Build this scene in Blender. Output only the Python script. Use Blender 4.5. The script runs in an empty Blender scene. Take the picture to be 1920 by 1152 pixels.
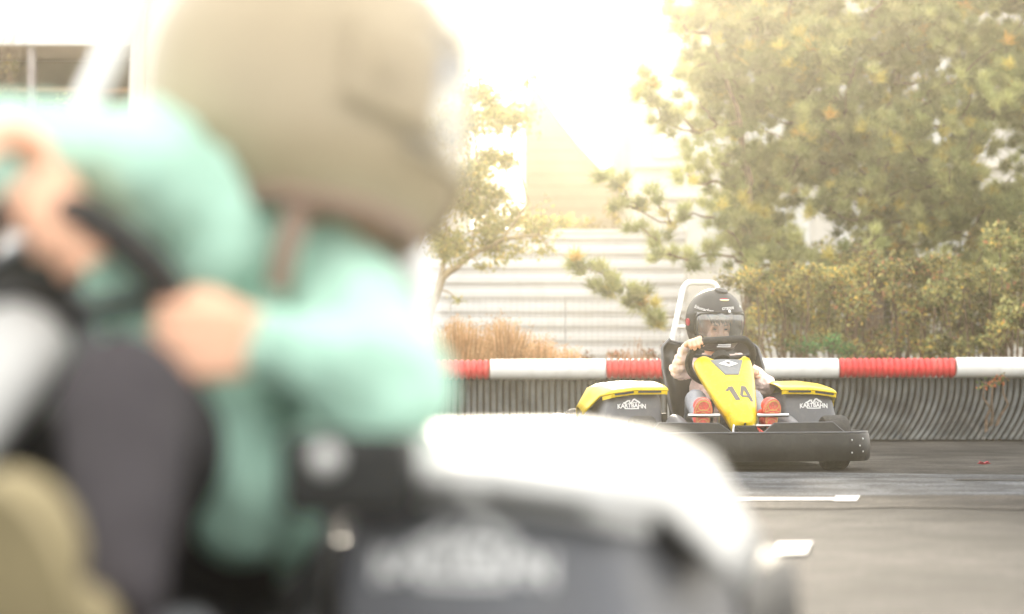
import bpy, bmesh, math, random
import numpy as np
from mathutils import Vector, Matrix, noise as mnoise
R = math.radians
PI = math.pi
rnd = random.Random(7)
rng = np.random.default_rng(11)
S = bpy.context.scene
COL = S.collection

# ------------------------------------------------------------------ camera, sky, sun, exposure
F_PX = 4680.0           # focal length in pixels of a 1920 px wide frame
CAM_H = 0.48
PITCH = math.atan((693 - 576) / F_PX)
cam = bpy.data.objects.new('camera', bpy.data.cameras.new('camera'))
COL.objects.link(cam)
cam.location = (0, 0, CAM_H)
cam.rotation_euler = (PI / 2 + PITCH, 0, 0)
cam.data.sensor_width = 36
cam.data.lens = F_PX / 1920 * 36
cam.data.clip_start = 0.05
cam.data.clip_end = 500
cam.data.dof.use_dof = True
cam.data.dof.focus_distance = 12.2
cam.data.dof.aperture_fstop = 2.15
S.camera = cam

SUN_EL, SUN_AZ = R(16.5), R(0.3)      # azimuth measured clockwise from +Y
W = bpy.data.worlds.new('World'); S.world = W; W.use_nodes = True
wn = W.node_tree
sky = wn.nodes.new('ShaderNodeTexSky'); sky.sky_type = 'NISHITA'; sky.sun_disc = False
sky.sun_elevation = SUN_EL; sky.sun_rotation = SUN_AZ
sky.air_density = 1.0; sky.dust_density = 1.5; sky.ozone_density = 1.0
bg = wn.nodes['Background']; bg.inputs['Strength'].default_value = 0.15
hs = wn.nodes.new('ShaderNodeHueSaturation'); hs.inputs['Saturation'].default_value = .35   # thin white cloud
wn.links.new(sky.outputs[0], hs.inputs['Color']); cap = wn.nodes.new('ShaderNodeMix'); cap.data_type = 'RGBA'; cap.blend_type = 'DARKEN'; cap.inputs[0].default_value = 1
cap.inputs[7].default_value = (5.6, 5.3, 4.8, 1)     # even cloud: no brighter than this anywhere
wn.links.new(hs.outputs[0], cap.inputs[6]); flo = wn.nodes.new('ShaderNodeMix'); flo.data_type = 'RGBA'; flo.blend_type = 'LIGHTEN'; flo.inputs[0].default_value = 1
flo.inputs[7].default_value = (4.3, 4.25, 4.1, 1)     # and the cloud never darker than this
wn.links.new(cap.outputs[2], flo.inputs[6]); wn.links.new(flo.outputs[2], bg.inputs[0])
sl = bpy.data.lights.new('sun', 'SUN'); sl.energy = 1.9; sl.angle = R(6); sl.color = (1, .89, .72)
sun = bpy.data.objects.new('sun', sl); COL.objects.link(sun)
sd = Vector((math.sin(SUN_AZ) * math.cos(SUN_EL), math.cos(SUN_AZ) * math.cos(SUN_EL), math.sin(SUN_EL)))
sun.rotation_euler = sd.to_track_quat('Z', 'Y').to_euler()
sun.location = (0, 30, 12)
S.view_settings.view_transform = 'Standard'; S.view_settings.look = 'None'
S.view_settings.exposure = 2.05; S.view_settings.gamma = 1
S.view_settings.use_curve_mapping = False
S.cycles.use_denoising = True
S.cycles.max_bounces = 8; S.cycles.volume_bounces = 0; S.cycles.transparent_max_bounces = 12
S.cycles.diffuse_bounces = 3; S.cycles.glossy_bounces = 3
S.cycles.caustics_reflective = False; S.cycles.caustics_refractive = False
S.cycles.sample_clamp_indirect = 6
HAZE_D, HAZE_G = 0.0027, 0.89
AIR = (1.0, .92, .74)

# ------------------------------------------------------------------ helpers
def P(px, py, Y):
    """photo pixel (1920 wide) at depth Y -> world point"""
    a = (px - 960) / F_PX; b = (576 - py) / F_PX
    d = Vector((a, math.cos(PITCH) - b * math.sin(PITCH), math.sin(PITCH) + b * math.cos(PITCH)))
    return Vector((0, 0, CAM_H)) + d * (Y / d.y)

def mat(name, col, rough=.6, metal=0., var=.12, vscale=6., bump=0., bscale=60., spec=.5, coat=0., alpha=1.,
        trans=0., col2=None, attr=None, dirt=None, sheen=0.):
    m = bpy.data.materials.new(name); m.use_nodes = True
    nt = m.node_tree; b = nt.nodes['Principled BSDF']
    b.inputs['Roughness'].default_value = rough
    b.inputs['Metallic'].default_value = metal
    b.inputs['Specular IOR Level'].default_value = spec
    b.inputs['Coat Weight'].default_value = coat
    b.inputs['Coat Roughness'].default_value = .15
    b.inputs['Sheen Weight'].default_value = sheen
    b.inputs['Alpha'].default_value = alpha
    tc = nt.nodes.new('ShaderNodeTexCoord')
    n = nt.nodes.new('ShaderNodeTexNoise'); n.inputs['Scale'].default_value = vscale
    n.inputs['Detail'].default_value = 5
    nt.links.new(tc.outputs['Object'], n.inputs['Vector'])
    r = nt.nodes.new('ShaderNodeValToRGB')
    c2 = col2 or tuple(max(0, c * (1 - var)) for c in col)
    c1 = col if col2 else tuple(min(1, c * (1 + var)) for c in col)
    r.color_ramp.elements[0].position = .35; r.color_ramp.elements[1].position = .65
    r.color_ramp.elements[0].color = (*c2, 1); r.color_ramp.elements[1].color = (*c1, 1)
    nt.links.new(n.outputs[0], r.inputs[0])
    out = r.outputs[0]
    if attr:
        a = nt.nodes.new('ShaderNodeAttribute'); a.attribute_name = attr
        mx = nt.nodes.new('ShaderNodeMix'); mx.data_type = 'RGBA'; mx.blend_type = 'MULTIPLY'
        mx.inputs[0].default_value = 1
        nt.links.new(out, mx.inputs[6]); nt.links.new(a.outputs['Color'], mx.inputs[7]); out = mx.outputs[2]
    if dirt:
        dc, amt, ds = dirt
        n3 = nt.nodes.new('ShaderNodeTexNoise'); n3.inputs['Scale'].default_value = ds; n3.inputs['Detail'].default_value = 8
        n3.inputs['Distortion'].default_value = 1.5
        nt.links.new(tc.outputs['Object'], n3.inputs['Vector'])
        r3 = nt.nodes.new('ShaderNodeValToRGB'); r3.color_ramp.elements[0].position = .5; r3.color_ramp.elements[1].position = .72
        r3.color_ramp.elements[1].color = (amt, amt, amt, 1)
        nt.links.new(n3.outputs[0], r3.inputs[0])
        mx = nt.nodes.new('ShaderNodeMix'); mx.data_type = 'RGBA'
        nt.links.new(r3.outputs[0], mx.inputs[0]); nt.links.new(out, mx.inputs[6]); mx.inputs[7].default_value = (*dc, 1)
        out = mx.outputs[2]
    nt.links.new(out, b.inputs['Base Color'])
    if bump:
        n2 = nt.nodes.new('ShaderNodeTexNoise'); n2.inputs['Scale'].default_value = bscale; n2.inputs['Detail'].default_value = 6
        nt.links.new(tc.outputs['Object'], n2.inputs['Vector'])
        bp = nt.nodes.new('ShaderNodeBump'); bp.inputs['Strength'].default_value = bump; bp.inputs['Distance'].default_value = .01
        nt.links.new(n2.outputs[0], bp.inputs['Height']); nt.links.new(bp.outputs[0], b.inputs['Normal'])
    if trans:
        tr = nt.nodes.new('ShaderNodeBsdfTranslucent'); ms = nt.nodes.new('ShaderNodeMixShader')
        ms.inputs[0].default_value = trans
        nt.links.new(out, tr.inputs[0])
        nt.links.new(b.outputs[0], ms.inputs[1]); nt.links.new(tr.outputs[0], ms.inputs[2])
        nt.links.new(ms.outputs[0], nt.nodes['Material Output'].inputs['Surface'])
    return m

class MB:
    def __init__(s): s.v = []; s.f = []
    def add(s, vs, fs):
        o = len(s.v); s.v += [tuple(p) for p in vs]; s.f += [tuple(i + o for i in f) for f in fs]; return s
    def box(s, c, d, rot=None):
        vs = []
        for x in (-.5, .5):
            for y in (-.5, .5):
                for z in (-.5, .5):
                    p = Vector((x * d[0], y * d[1], z * d[2]))
                    if rot: p = rot @ p
                    vs.append(p + Vector(c))
        return s.add(vs, [(0, 1, 3, 2), (4, 6, 7, 5), (0, 4, 5, 1), (2, 3, 7, 6), (0, 2, 6, 4), (1, 5, 7, 3)])
    def tube(s, pts, r, n=10, cap=True, closed=False):
        pts = [Vector(p) for p in pts]; N = len(pts)
        rs = r if isinstance(r, (list, tuple)) else [r] * N
        up = None; rings = []
        for i, p in enumerate(pts):
            if closed: t = pts[(i + 1) % N] - pts[i - 1]
            else: t = pts[min(i + 1, N - 1)] - pts[max(i - 1, 0)]
            t = t.normalized() if t.length > 1e-9 else Vector((0, 0, 1))
            if up is None:
                up = t.orthogonal().normalized()
            up = (up - t * up.dot(t))
            up = up.normalized() if up.length > 1e-6 else t.orthogonal().normalized()
            w = t.cross(up)
            rings.append([p + (up * math.cos(2 * PI * k / n) + w * math.sin(2 * PI * k / n)) * rs[i] for k in range(n)])
        vs = [q for ring in rings for q in ring]; fs = []
        for i in range(N if closed else N - 1):
            j = (i + 1) % N
            for k in range(n):
                fs.append((i * n + k, i * n + (k + 1) % n, j * n + (k + 1) % n, j * n + k))
        if cap and not closed:
            fs.append(tuple(range(n - 1, -1, -1))); fs.append(tuple((N - 1) * n + k for k in range(n)))
        return s.add(vs, fs)
    def ell(s, c, r, n=16, m=10, rot=None):
        r = (r, r, r) if not isinstance(r, (tuple, list)) else r
        vs = [Vector((0, 0, r[2]))]; fs = []
        for i in range(1, m):
            for k in range(n):
                a, b = PI * i / m, 2 * PI * k / n
                vs.append(Vector((r[0] * math.sin(a) * math.cos(b), r[1] * math.sin(a) * math.sin(b), r[2] * math.cos(a))))
        vs.append(Vector((0, 0, -r[2])))
        for k in range(n):
            fs.append((0, 1 + k, 1 + (k + 1) % n))
            for i in range(m - 2):
                fs.append((1 + i * n + k, 1 + (i + 1) * n + k, 1 + (i + 1) * n + (k + 1) % n, 1 + i * n + (k + 1) % n))
            fs.append((1 + (m - 2) * n + k, len(vs) - 1, 1 + (m - 2) * n + (k + 1) % n))
        if rot: vs = [rot @ v for v in vs]
        return s.add([v + Vector(c) for v in vs], fs)
    def limb(s, chain, n=16):
        """chain of (point, radius): tapered rounded segments"""
        for p, r in chain: s.ell(p, r, n, 10)
        for (p, r), (q, t) in zip(chain[:-1], chain[1:]): s.tube([p, q], [r, t], n)
        return s
    def grid(s, fn, nu, nv, wrap=False):
        vs = [fn(i / (nu if wrap else nu - 1), j / (nv - 1)) for j in range(nv) for i in range(nu)]
        fs = []
        for j in range(nv - 1):
            for i in range(nu if wrap else nu - 1):
                k = (i + 1) % nu
                fs.append((j * nu + i, j * nu + k, (j + 1) * nu + k, (j + 1) * nu + i))
        return s.add(vs, fs)
    def lathe(s, prof, c, axis='y', n=32):
        """prof: list of (radius, along axis); axis y or z or x"""
        def fn(u, v):
            i = min(int(round(v * (len(prof) - 1))), len(prof) - 1); r, h = prof[i]; a = 2 * PI * u
            if axis == 'y': q = (r * math.cos(a), h, r * math.sin(a))
            elif axis == 'z': q = (r * math.cos(a), r * math.sin(a), h)
            else: q = (h, r * math.cos(a), r * math.sin(a))
            return Vector(c) + Vector(q)
        return s.grid(fn, n, len(prof), wrap=True)
    def prism(s, poly, depth_vec):
        d = Vector(depth_vec); n = len(poly); a = [Vector(p) for p in poly]
        vs = a + [p + d for p in a]
        fs = [tuple(range(n)), tuple(range(2 * n - 1, n - 1, -1))]
        fs += [(i, i + n, (i + 1) % n + n, (i + 1) % n) for i in range(n)]
        return s.add(vs, fs)
    def build(s, name, m, parent=None, smooth=False, bevel=0., solid=0., sub=0, sharp=35):
        me = bpy.data.meshes.new(name); me.from_pydata(s.v, [], s.f); me.update()
        bm = bmesh.new(); bm.from_mesh(me)
        bmesh.ops.recalc_face_normals(bm, faces=bm.faces)
        bm.to_mesh(me); bm.free()
        me.materials.append(m)
        if smooth:
            me.polygons.foreach_set('use_smooth', [True] * len(me.polygons))
            if sharp: me.set_sharp_from_angle(angle=R(sharp))
        o = bpy.data.objects.new(name, me); COL.objects.link(o)
        if parent: o.parent = parent
        if solid:
            q = o.modifiers.new('solid', 'SOLIDIFY'); q.thickness = solid; q.offset = 0
        if bevel:
            q = o.modifiers.new('bevel', 'BEVEL'); q.width = bevel; q.segments = 3; q.limit_method = 'ANGLE'
            q.angle_limit = R(40); q.harden_normals = False
            if smooth: me.polygons.foreach_set('use_smooth', [True] * len(me.polygons))
        if sub:
            q = o.modifiers.new('sub', 'SUBSURF'); q.levels = sub; q.render_levels = sub
        return o

def empty(name, loc, rz=0):
    o = bpy.data.objects.new(name, None); COL.objects.link(o); o.location = loc; o.rotation_euler = (0, 0, rz)
    o.empty_display_size = .2
    return o
def tag(o, label, cat, group=None, kind=None):
    if label: o['label'] = label
    if cat: o['category'] = cat
    if group: o['group'] = group
    if kind: o['kind'] = kind
    return o
def struct(o, label=None):
    o['kind'] = 'structure'
    if label: o['label'] = label
    return o

def npmesh(name, v, f, m, parent=None, col=None, smooth=False):
    """fast mesh from arrays; f is (n,3) or (n,4); col is per-vertex rgb"""
    me = bpy.data.meshes.new(name)
    k = f.shape[1]
    me.vertices.add(len(v)); me.vertices.foreach_set('co', v.astype(np.float32).ravel())
    me.loops.add(len(f) * k); me.loops.foreach_set('vertex_index', f.astype(np.int32).ravel())
    me.polygons.add(len(f)); me.polygons.foreach_set('loop_start', np.arange(0, len(f) * k, k, dtype=np.int32))
    me.polygons.foreach_set('loop_total', np.full(len(f), k, dtype=np.int32))
    me.update(calc_edges=True)
    if col is not None:
        a = me.color_attributes.new('col', 'FLOAT_COLOR', 'POINT')
        c = np.ones((len(v), 4), np.float32); c[:, :3] = col
        a.data.foreach_set('color', c.ravel())
    if smooth: me.polygons.foreach_set('use_smooth', [True] * len(f))
    me.materials.append(m)
    o = bpy.data.objects.new(name, me); COL.objects.link(o)
    if parent: o.parent = parent
    return o

def remeshed(mb, name, m, parent, vox, smooth_it=4, disp=0., dscale=.12, dseed=0):
    o = mb.build(name, m, parent)
    q = o.modifiers.new('rm', 'REMESH'); q.mode = 'VOXEL'; q.voxel_size = vox; q.use_smooth_shade = True
    q = o.modifiers.new('sm', 'SMOOTH'); q.factor = .5; q.iterations = smooth_it
    if disp:
        t = bpy.data.textures.new(name + '_folds', 'CLOUDS'); t.noise_scale = dscale; t.noise_depth = 2
        q = o.modifiers.new('ds', 'DISPLACE'); q.texture = t; q.strength = disp; q.mid_level = .5
        q.texture_coords = 'LOCAL'
    return o

def text2d(body, size=1., shear=0., bold=0.):
    cu = bpy.data.curves.new('t', 'FONT'); cu.body = body; cu.size = size; cu.shear = shear
    cu.offset = size * .022 * bold; cu.align_x = 'CENTER'; cu.align_y = 'CENTER'; cu.resolution_u = 3
    ob = bpy.data.objects.new('t', cu); COL.objects.link(ob)
    dg = bpy.context.evaluated_depsgraph_get()
    me = bpy.data.meshes.new_from_object(ob.evaluated_get(dg))
    v = [(p.co.x, p.co.y) for p in me.vertices]; f = [tuple(p.vertices) for p in me.polygons]
    bpy.data.objects.remove(ob); bpy.data.curves.remove(cu); bpy.data.meshes.remove(me)
    return v, f

# ------------------------------------------------------------------ materials
M = {}
def asphalt(name, c1, c2, spk=.55, rough=.85, bump=.5, patch=None):
    m = bpy.data.materials.new(name); m.use_nodes = True; nt = m.node_tree; b = nt.nodes['Principled BSDF']
    tc = nt.nodes.new('ShaderNodeTexCoord')
    def no(scale, det=4, dist=0.):
        n = nt.nodes.new('ShaderNodeTexNoise'); n.inputs['Scale'].default_value = scale
        n.inputs['Detail'].default_value = det; n.inputs['Distortion'].default_value = dist
        nt.links.new(tc.outputs['Object'], n.inputs['Vector']); return n.outputs[0]
    def ramp(x, p0, p1, a, bb):
        r = nt.nodes.new('ShaderNodeValToRGB'); r.color_ramp.elements[0].position = p0; r.color_ramp.elements[1].position = p1
        r.color_ramp.elements[0].color = (*a, 1); r.color_ramp.elements[1].color = (*bb, 1)
        nt.links.new(x, r.inputs[0]); return r.outputs[0]
    def mul(a, bb, f=1., mode='MULTIPLY'):
        q = nt.nodes.new('ShaderNodeMix'); q.data_type = 'RGBA'; q.blend_type = mode; q.inputs[0].default_value = f
        nt.links.new(a, q.inputs[6]); nt.links.new(bb, q.inputs[7]); return q.outputs[2]
    base = ramp(no(.9, 6, .6), .35, .68, c1, c2)
    base = mul(base, ramp(no(3.4, 8, .8), .38, .60, (.55, .55, .56), (1.22, 1.20, 1.18)))
    base = mul(base, ramp(no(170, 2), .38, .62, (1 - spk,) * 3, (1 + spk,) * 3))
    base = mul(base, ramp(no(42, 3), .40, .60, (.72,) * 3, (1.25,) * 3))
    v = nt.nodes.new('ShaderNodeTexVoronoi'); v.inputs['Scale'].default_value = 75
    nt.links.new(tc.outputs['Object'], v.inputs['Vector'])
    base = mul(base, ramp(v.outputs['Distance'], .1, .6, (1.15,) * 3, (.8,) * 3))
    # rubber streaks along the driving line
    mp = nt.nodes.new('ShaderNodeMapping'); mp.inputs['Scale'].default_value = (.6, 1.5, 1); mp.inputs['Rotation'].default_value = (0, 0, .3)
    nt.links.new(tc.outputs['Object'], mp.inputs[0])
    sn = nt.nodes.new('ShaderNodeTexNoise'); sn.inputs['Scale'].default_value = 1.6; sn.inputs['Detail'].default_value = 7; sn.inputs['Distortion'].default_value = .4
    nt.links.new(mp.outputs[0], sn.inputs['Vector'])
    base = mul(base, ramp(sn.outputs[0], .38, .62, (.74, .73, .72), (1.08, 1.08, 1.08)))
    nt.links.new(base, b.inputs['Base Color'])
    b.inputs['Roughness'].default_value = rough; b.inputs['Specular IOR Level'].default_value = .12
    bp = nt.nodes.new('ShaderNodeBump'); bp.inputs['Strength'].default_value = bump; bp.inputs['Distance'].default_value = .006
    nt.links.new(v.outputs['Distance'], bp.inputs['Height']); nt.links.new(bp.outputs[0], b.inputs['Normal'])
    return m
M['asphalt'] = asphalt('asphalt', (.026, .025, .0245), (.068, .063, .060))
M['asphalt_blue'] = asphalt('asphalt_blue', (.075, .081, .092), (.108, .115, .130), spk=.45)
M['asphalt_dark'] = asphalt('asphalt_dark', (.040, .036, .034), (.080, .070, .062))
M['soil'] = mat('soil', (.11, .075, .045), .95, var=.4, vscale=14, bump=.6, bscale=40)
M['line'] = mat('line_paint', (.55, .54, .52), .7, var=.1, vscale=20, bump=.3, bscale=200, dirt=((.2, .18, .16), .55, 30))
M['yellow'] = mat('yellow_plastic', (.86, .62, .006), .34, var=.06, vscale=5, coat=.25, dirt=((.34, .24, .05), .5, 34))
M['white_pl'] = mat('white_plastic', (.54, .54, .53), .55, var=.04, coat=.3, dirt=((.5, .48, .44), .2, 20))
M['grey_pod'] = mat('grey_plastic', (.118, .122, .138), .42, var=.12, vscale=9, bump=.15, bscale=300, dirt=((.2, .19, .18), .35, 22))
M['grey_panel'] = mat('grey_panel', (.19, .20, .215), .4, var=.1, dirt=((.3, .29, .27), .3, 30))
M['black_pl'] = mat('black_plastic', (.008, .0085, .0085), .45, spec=.35, var=.35, vscale=7, bump=.35, bscale=14, dirt=((.035, .033, .03), .4, 12))
M['black_rub'] = mat('black_rubber', (.022, .021, .021), .75, var=.3, vscale=12, bump=.3, bscale=90, dirt=((.07, .062, .055), .5, 25))
M['seat'] = mat('seat_plastic', (.030, .030, .031), .30, var=.3, vscale=5, coat=.2)
M['steel'] = mat('steel_tube', (.62, .62, .63), .3, 1., var=.08)
M['chrome_wh'] = mat('white_bar_paint', (.78, .78, .78), .25, var=.05, coat=.6)
M['dark_steel'] = mat('dark_steel', (.06, .06, .065), .45, .7, var=.2)
M['decal_wh'] = mat('white_decal', (.80, .80, .80), .5, var=.04)
M['decal_dk'] = mat('dark_decal', (.12, .105, .095), .5, var=.08)
M['decal_ol'] = mat('faded_line', (.34, .25, .07), .5, var=.08)
M['helmet_bk'] = mat('helmet_black', (.042, .040, .041), .42, var=.1, vscale=5, bump=.04, bscale=200, dirt=((.07, .065, .065), .3, 9))
M['helmet_bg'] = mat('helmet_beige', (.37, .30, .20), .45, var=.05, coat=.1)
M['rim_bk'] = mat('helmet_trim', (.018, .018, .018), .55)
M['rim_br'] = mat('helmet_trim_brown', (.26, .17, .13), .6)
M['red_badge'] = mat('red_badge', (.36, .02, .04), .35)
M['badge_gold'] = mat('badge_gold', (.55, .36, .03), .5)
M['skin'] = mat('skin', (.80, .46, .31), .55, var=.08, vscale=18, bump=.08, bscale=180)
M['eye'] = mat('eye', (.03, .022, .02), .2)
M['lip'] = mat('lip', (.50, .20, .17), .5)
M['hair'] = mat('hair', (.20, .12, .06), .6, var=.4, vscale=60)
M['mint'] = mat('mint_fabric', (.42, .65, .54), .95, var=.07, vscale=5, bump=.3, bscale=25, spec=.1)
M['pink'] = mat('pink_fabric', (.86, .67, .63), .85, var=.07, vscale=10, bump=.4, bscale=40, sheen=.2)
M['legging_lt'] = mat('grey_legging', (.30, .31, .35), .85, var=.12, vscale=18, bump=.3, bscale=60)
M['legging_dk'] = mat('dark_trouser', (.040, .034, .039), .85, var=.12, vscale=8, bump=.3, bscale=40)
M['shoe_red'] = mat('red_shoe', (.72, .085, .07), .5, var=.1)
M['sole_red'] = mat('red_sole', (.74, .13, .10), .55, var=.12, vscale=30, bump=.5, bscale=120, dirt=((.42, .28, .14), .6, 40))
M['sole_ln'] = mat('sole_line', (.60, .42, .12), .6)
M['shoe_tan'] = mat('tan_shoe', (.33, .27, .15), .75, var=.1, vscale=10, bump=.2)
M['pipe_w'] = mat('white_pipe', (.76, .75, .72), .5, var=.05, vscale=3, dirt=((.45, .42, .36), .35, 5))
M['pipe_r'] = mat('red_pipe', (.66, .035, .04), .42, var=.12, vscale=3, dirt=((.50, .16, .13), .5, 6))
M['belt'] = mat('barrier_belt', (.072, .078, .078), .55, var=.5, vscale=5, bump=.2, bscale=20, dirt=((.15, .145, .135), .5, 3.5))
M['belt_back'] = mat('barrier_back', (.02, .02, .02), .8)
def glass(name, tint, gloss=.12, veil=.0):
    m = bpy.data.materials.new(name); m.use_nodes = True; nt = m.node_tree; nt.nodes.remove(nt.nodes['Principled BSDF'])
    t = nt.nodes.new('ShaderNodeBsdfTransparent'); t.inputs[0].default_value = (*tint, 1)
    g = nt.nodes.new('ShaderNodeBsdfGlossy'); g.inputs['Roughness'].default_value = .08
    d = nt.nodes.new('ShaderNodeBsdfDiffuse'); d.inputs[0].default_value = (.6, .62, .63, 1)
    tc = nt.nodes.new('ShaderNodeTexCoord'); n = nt.nodes.new('ShaderNodeTexNoise'); n.inputs['Scale'].default_value = 14
    n.inputs['Distortion'].default_value = 2
    nt.links.new(tc.outputs['Object'], n.inputs[0])
    mr = nt.nodes.new('ShaderNodeMapRange'); mr.inputs[1].default_value = .4; mr.inputs[2].default_value = .75
    mr.inputs[3].default_value = veil * .3; mr.inputs[4].default_value = veil
    nt.links.new(n.outputs[0], mr.inputs[0])
    a = nt.nodes.new('ShaderNodeMixShader'); nt.links.new(mr.outputs[0], a.inputs[0])
    nt.links.new(t.outputs[0], a.inputs[1]); nt.links.new(d.outputs[0], a.inputs[2])
    b = nt.nodes.new('ShaderNodeMixShader'); b.inputs[0].default_value = gloss
    nt.links.new(a.outputs[0], b.inputs[1]); nt.links.new(g.outputs[0], b.inputs[2])
    nt.links.new(b.outputs[0], nt.nodes['Material Output'].inputs['Surface'])
    return m
M['visor'] = glass('visor', (.80, .82, .83), .16, .30)
M['visor_clear'] = glass('visor_clear', (.9, .88, .82), .2, .45)
def leafmat(name, tr=.35, rough=.6):
    return mat(name, (1, 1, 1), rough, var=.0, attr='col', trans=tr, spec=.3)
M['needle'] = leafmat('needles', .4, .55)
M['leaf'] = leafmat('leaves', .45, .55)
M['drygrass'] = leafmat('dry_grass', .45, .8)
M['bark'] = mat('bark', (.16, .11, .075), .9, var=.35, vscale=25, bump=.8, bscale=50)
M['bark_lt'] = mat('pale_bark', (.42, .33, .20), .85, var=.25, vscale=20, bump=.5, bscale=40)
M['wall_w'] = mat('white_render', (.74, .73, .70), .8, var=.03, vscale=1.2, bump=.1, bscale=20)
M['wall_c'] = mat('cream_wall', (.66, .62, .55), .8, var=.04, vscale=1.2)
M['roof_b'] = mat('beige_roofing', (.36, .31, .24), .7, var=.05, vscale=1.5)
M['seam'] = mat('roof_seam', (.28, .23, .17), .7)
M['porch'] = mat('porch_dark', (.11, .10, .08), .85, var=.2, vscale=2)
M['brick'] = mat('brown_brick', (.16, .085, .06), .9, var=.3, vscale=8, bump=.3)
M['rail'] = mat('tan_rail', (.42, .27, .17), .6)
M['win'] = mat('window_glass', (.55, .56, .55), .15, var=.05, spec=.8)
M['frame'] = mat('window_frame', (.55, .52, .48), .5)
M['ribbed'] = mat('ribbed_sheet', (.76, .76, .77), .4, var=.03, vscale=2, coat=.2, dirt=((.5, .49, .46), .25, 3))
M['wire'] = mat('fence_wire', (.40, .40, .41), .5, .6)

# ------------------------------------------------------------------ ground, road
BAR_Y = 16.9
g = MB()
def gfn(u, v): return Vector((-60 + 120 * u, -8 + 98 * v, 0))
g.grid(gfn, 41, 41)
o = g.build('ground', M['asphalt']); struct(o, 'brown grey worn asphalt of the kart track')
v_ = MB(); v_.add([(-60, BAR_Y + .28, .02), (60, BAR_Y + .28, .02), (60, 90, .02), (-60, 90, .02)], [(0, 1, 2, 3)])
struct(v_.build('verge', M['soil']), 'brown planted verge behind the tyre-like barrier')
# bluish resurfaced strip across the track
def strip(name, near, far, z, m, x0=-9, x1=9, n=90):
    s = MB()
    def fn(u, v):
        x = x0 + (x1 - x0) * u
        return Vector((x, near(x) * (1 - v) + far(x) * v, z))
    s.grid(fn, n, 3); return struct(s.build(name, m))
wob = lambda x, k, a: a * mnoise.noise(Vector((x * k, k * 3.1, 0)))
strip('asphalt_patch', lambda x: 9.50 + wob(x, 1.3, .12) - .02 * max(0, x), lambda x: 11.55 - .28 * max(0, x - 1.2) + wob(x, .8, .16), .004, M['asphalt_blue'])
strip('dark_seam', lambda x: 8.55 + wob(x, 1.9, .32), lambda x: 9.56 + wob(x + 4, 2.3, .06), .003, M['asphalt_dark'])
strip('tar_trace', lambda x: 10.66 + wob(x, 3, .05), lambda x: 10.76 + wob(x, 2, .10) , .008, M['asphalt_dark'], 1.9, 3.6, 40)
def quad(name, pts, label):
    s = MB(); s.add([(x, y, .007) for x, y in pts], [(0, 1, 2, 3)]); return struct(s.build(name, M['line']), label)
Yg = lambda py: CAM_H * F_PX / (py - 693)
def gp(px, py): p = P(px, py, 10); d = p - Vector((0, 0, CAM_H)); q = Vector((0, 0, CAM_H)) + d * (-CAM_H / d.z); return (q.x, q.y)
quad('lane_marking', [gp(1120, 941.5), gp(1565, 941.5), gp(1567, 936.5), gp(1120, 936.5)], 'thin white line painted on the asphalt below the far kart')
quad('lane_marking', [gp(1563, 943), gp(1606, 943), gp(1613, 933), gp(1567, 933)], 'short thick white block at the end of the thin painted line')
quad('lane_marking', [gp(1444, 1045), gp(1512, 1044), gp(1524, 1020), gp(1458, 1021)], 'separate white painted block near the camera')

# ------------------------------------------------------------------ barrier
PITCH_R = .0445
def bar_y(x): return BAR_Y - .012 * x
bx = MB()
PROF = [(0.0, .425), (-.006, .36), (-.012, .30), (-.02, .23), (-.045, .16), (-.09, .10), (-.15, .05), (-.205, .012)]  # (toward camera, z)
def rib_shift(x, s):          # lateral lean of the ribs low down, s: 0 top .. 1 bottom
    k = max(0., min(1., (x - 0.9) / 1.6))
    return -k * .20 * (s ** 2.4)
nrib = int(13.0 / PITCH_R)
sub = [0., .15, .26, .74, .85, 1.]
off = [.055, .012, 0, 0, .012, .055]
cols = []
for i in range(nrib):
    for a, b in zip(sub[:-1], off[:-1]):
        cols.append((-7 + (i + a) * PITCH_R, b, i))
def belt(u, v):
    i = int(round(u * (len(cols) - 1))); x, d, k = cols[i]
    t = v * (len(PROF) - 1); j = min(int(t), len(PROF) - 2); q = t - j
    yy = PROF[j][0] * (1 - q) + PROF[j + 1][0] * q; z = PROF[j][1] * (1 - q) + PROF[j + 1][1] * q
    s = 1 - z / .425
    jit = .008 * mnoise.noise(Vector((k * .37, 0, 2)))
    return Vector((x + rib_shift(x, s) + jit, bar_y(x) + yy + d + .10 + jit, z))
bx.grid(belt, len(cols), 22)
barrier = empty('track_barrier', (0, BAR_Y, 0))
tag(barrier, 'dark grey ribbed rubber track barrier under the red and white pipes', 'barrier')
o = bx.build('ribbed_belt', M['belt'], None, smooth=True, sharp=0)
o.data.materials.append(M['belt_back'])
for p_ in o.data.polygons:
    if p_.index % (len(cols) - 1) % 5 in (0, 4): p_.material_index = 1  # gap faces coloured darker to deepen the shade between ribs
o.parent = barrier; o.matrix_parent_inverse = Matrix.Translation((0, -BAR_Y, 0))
b2 = MB()
for i in range(13):
    x = -6.8 + i * 1.03; b2.box((x, bar_y(x) + .19, .20), (.06, .06, .39))
b2.box((-.5, BAR_Y + .23, .2), (13, .015, .36))
o = b2.build('support_frame', M['belt_back'], None); o.parent = barrier; o.matrix_parent_inverse = Matrix.Translation((0, -BAR_Y, 0))
seg = 218 / F_PX * BAR_Y
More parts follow.
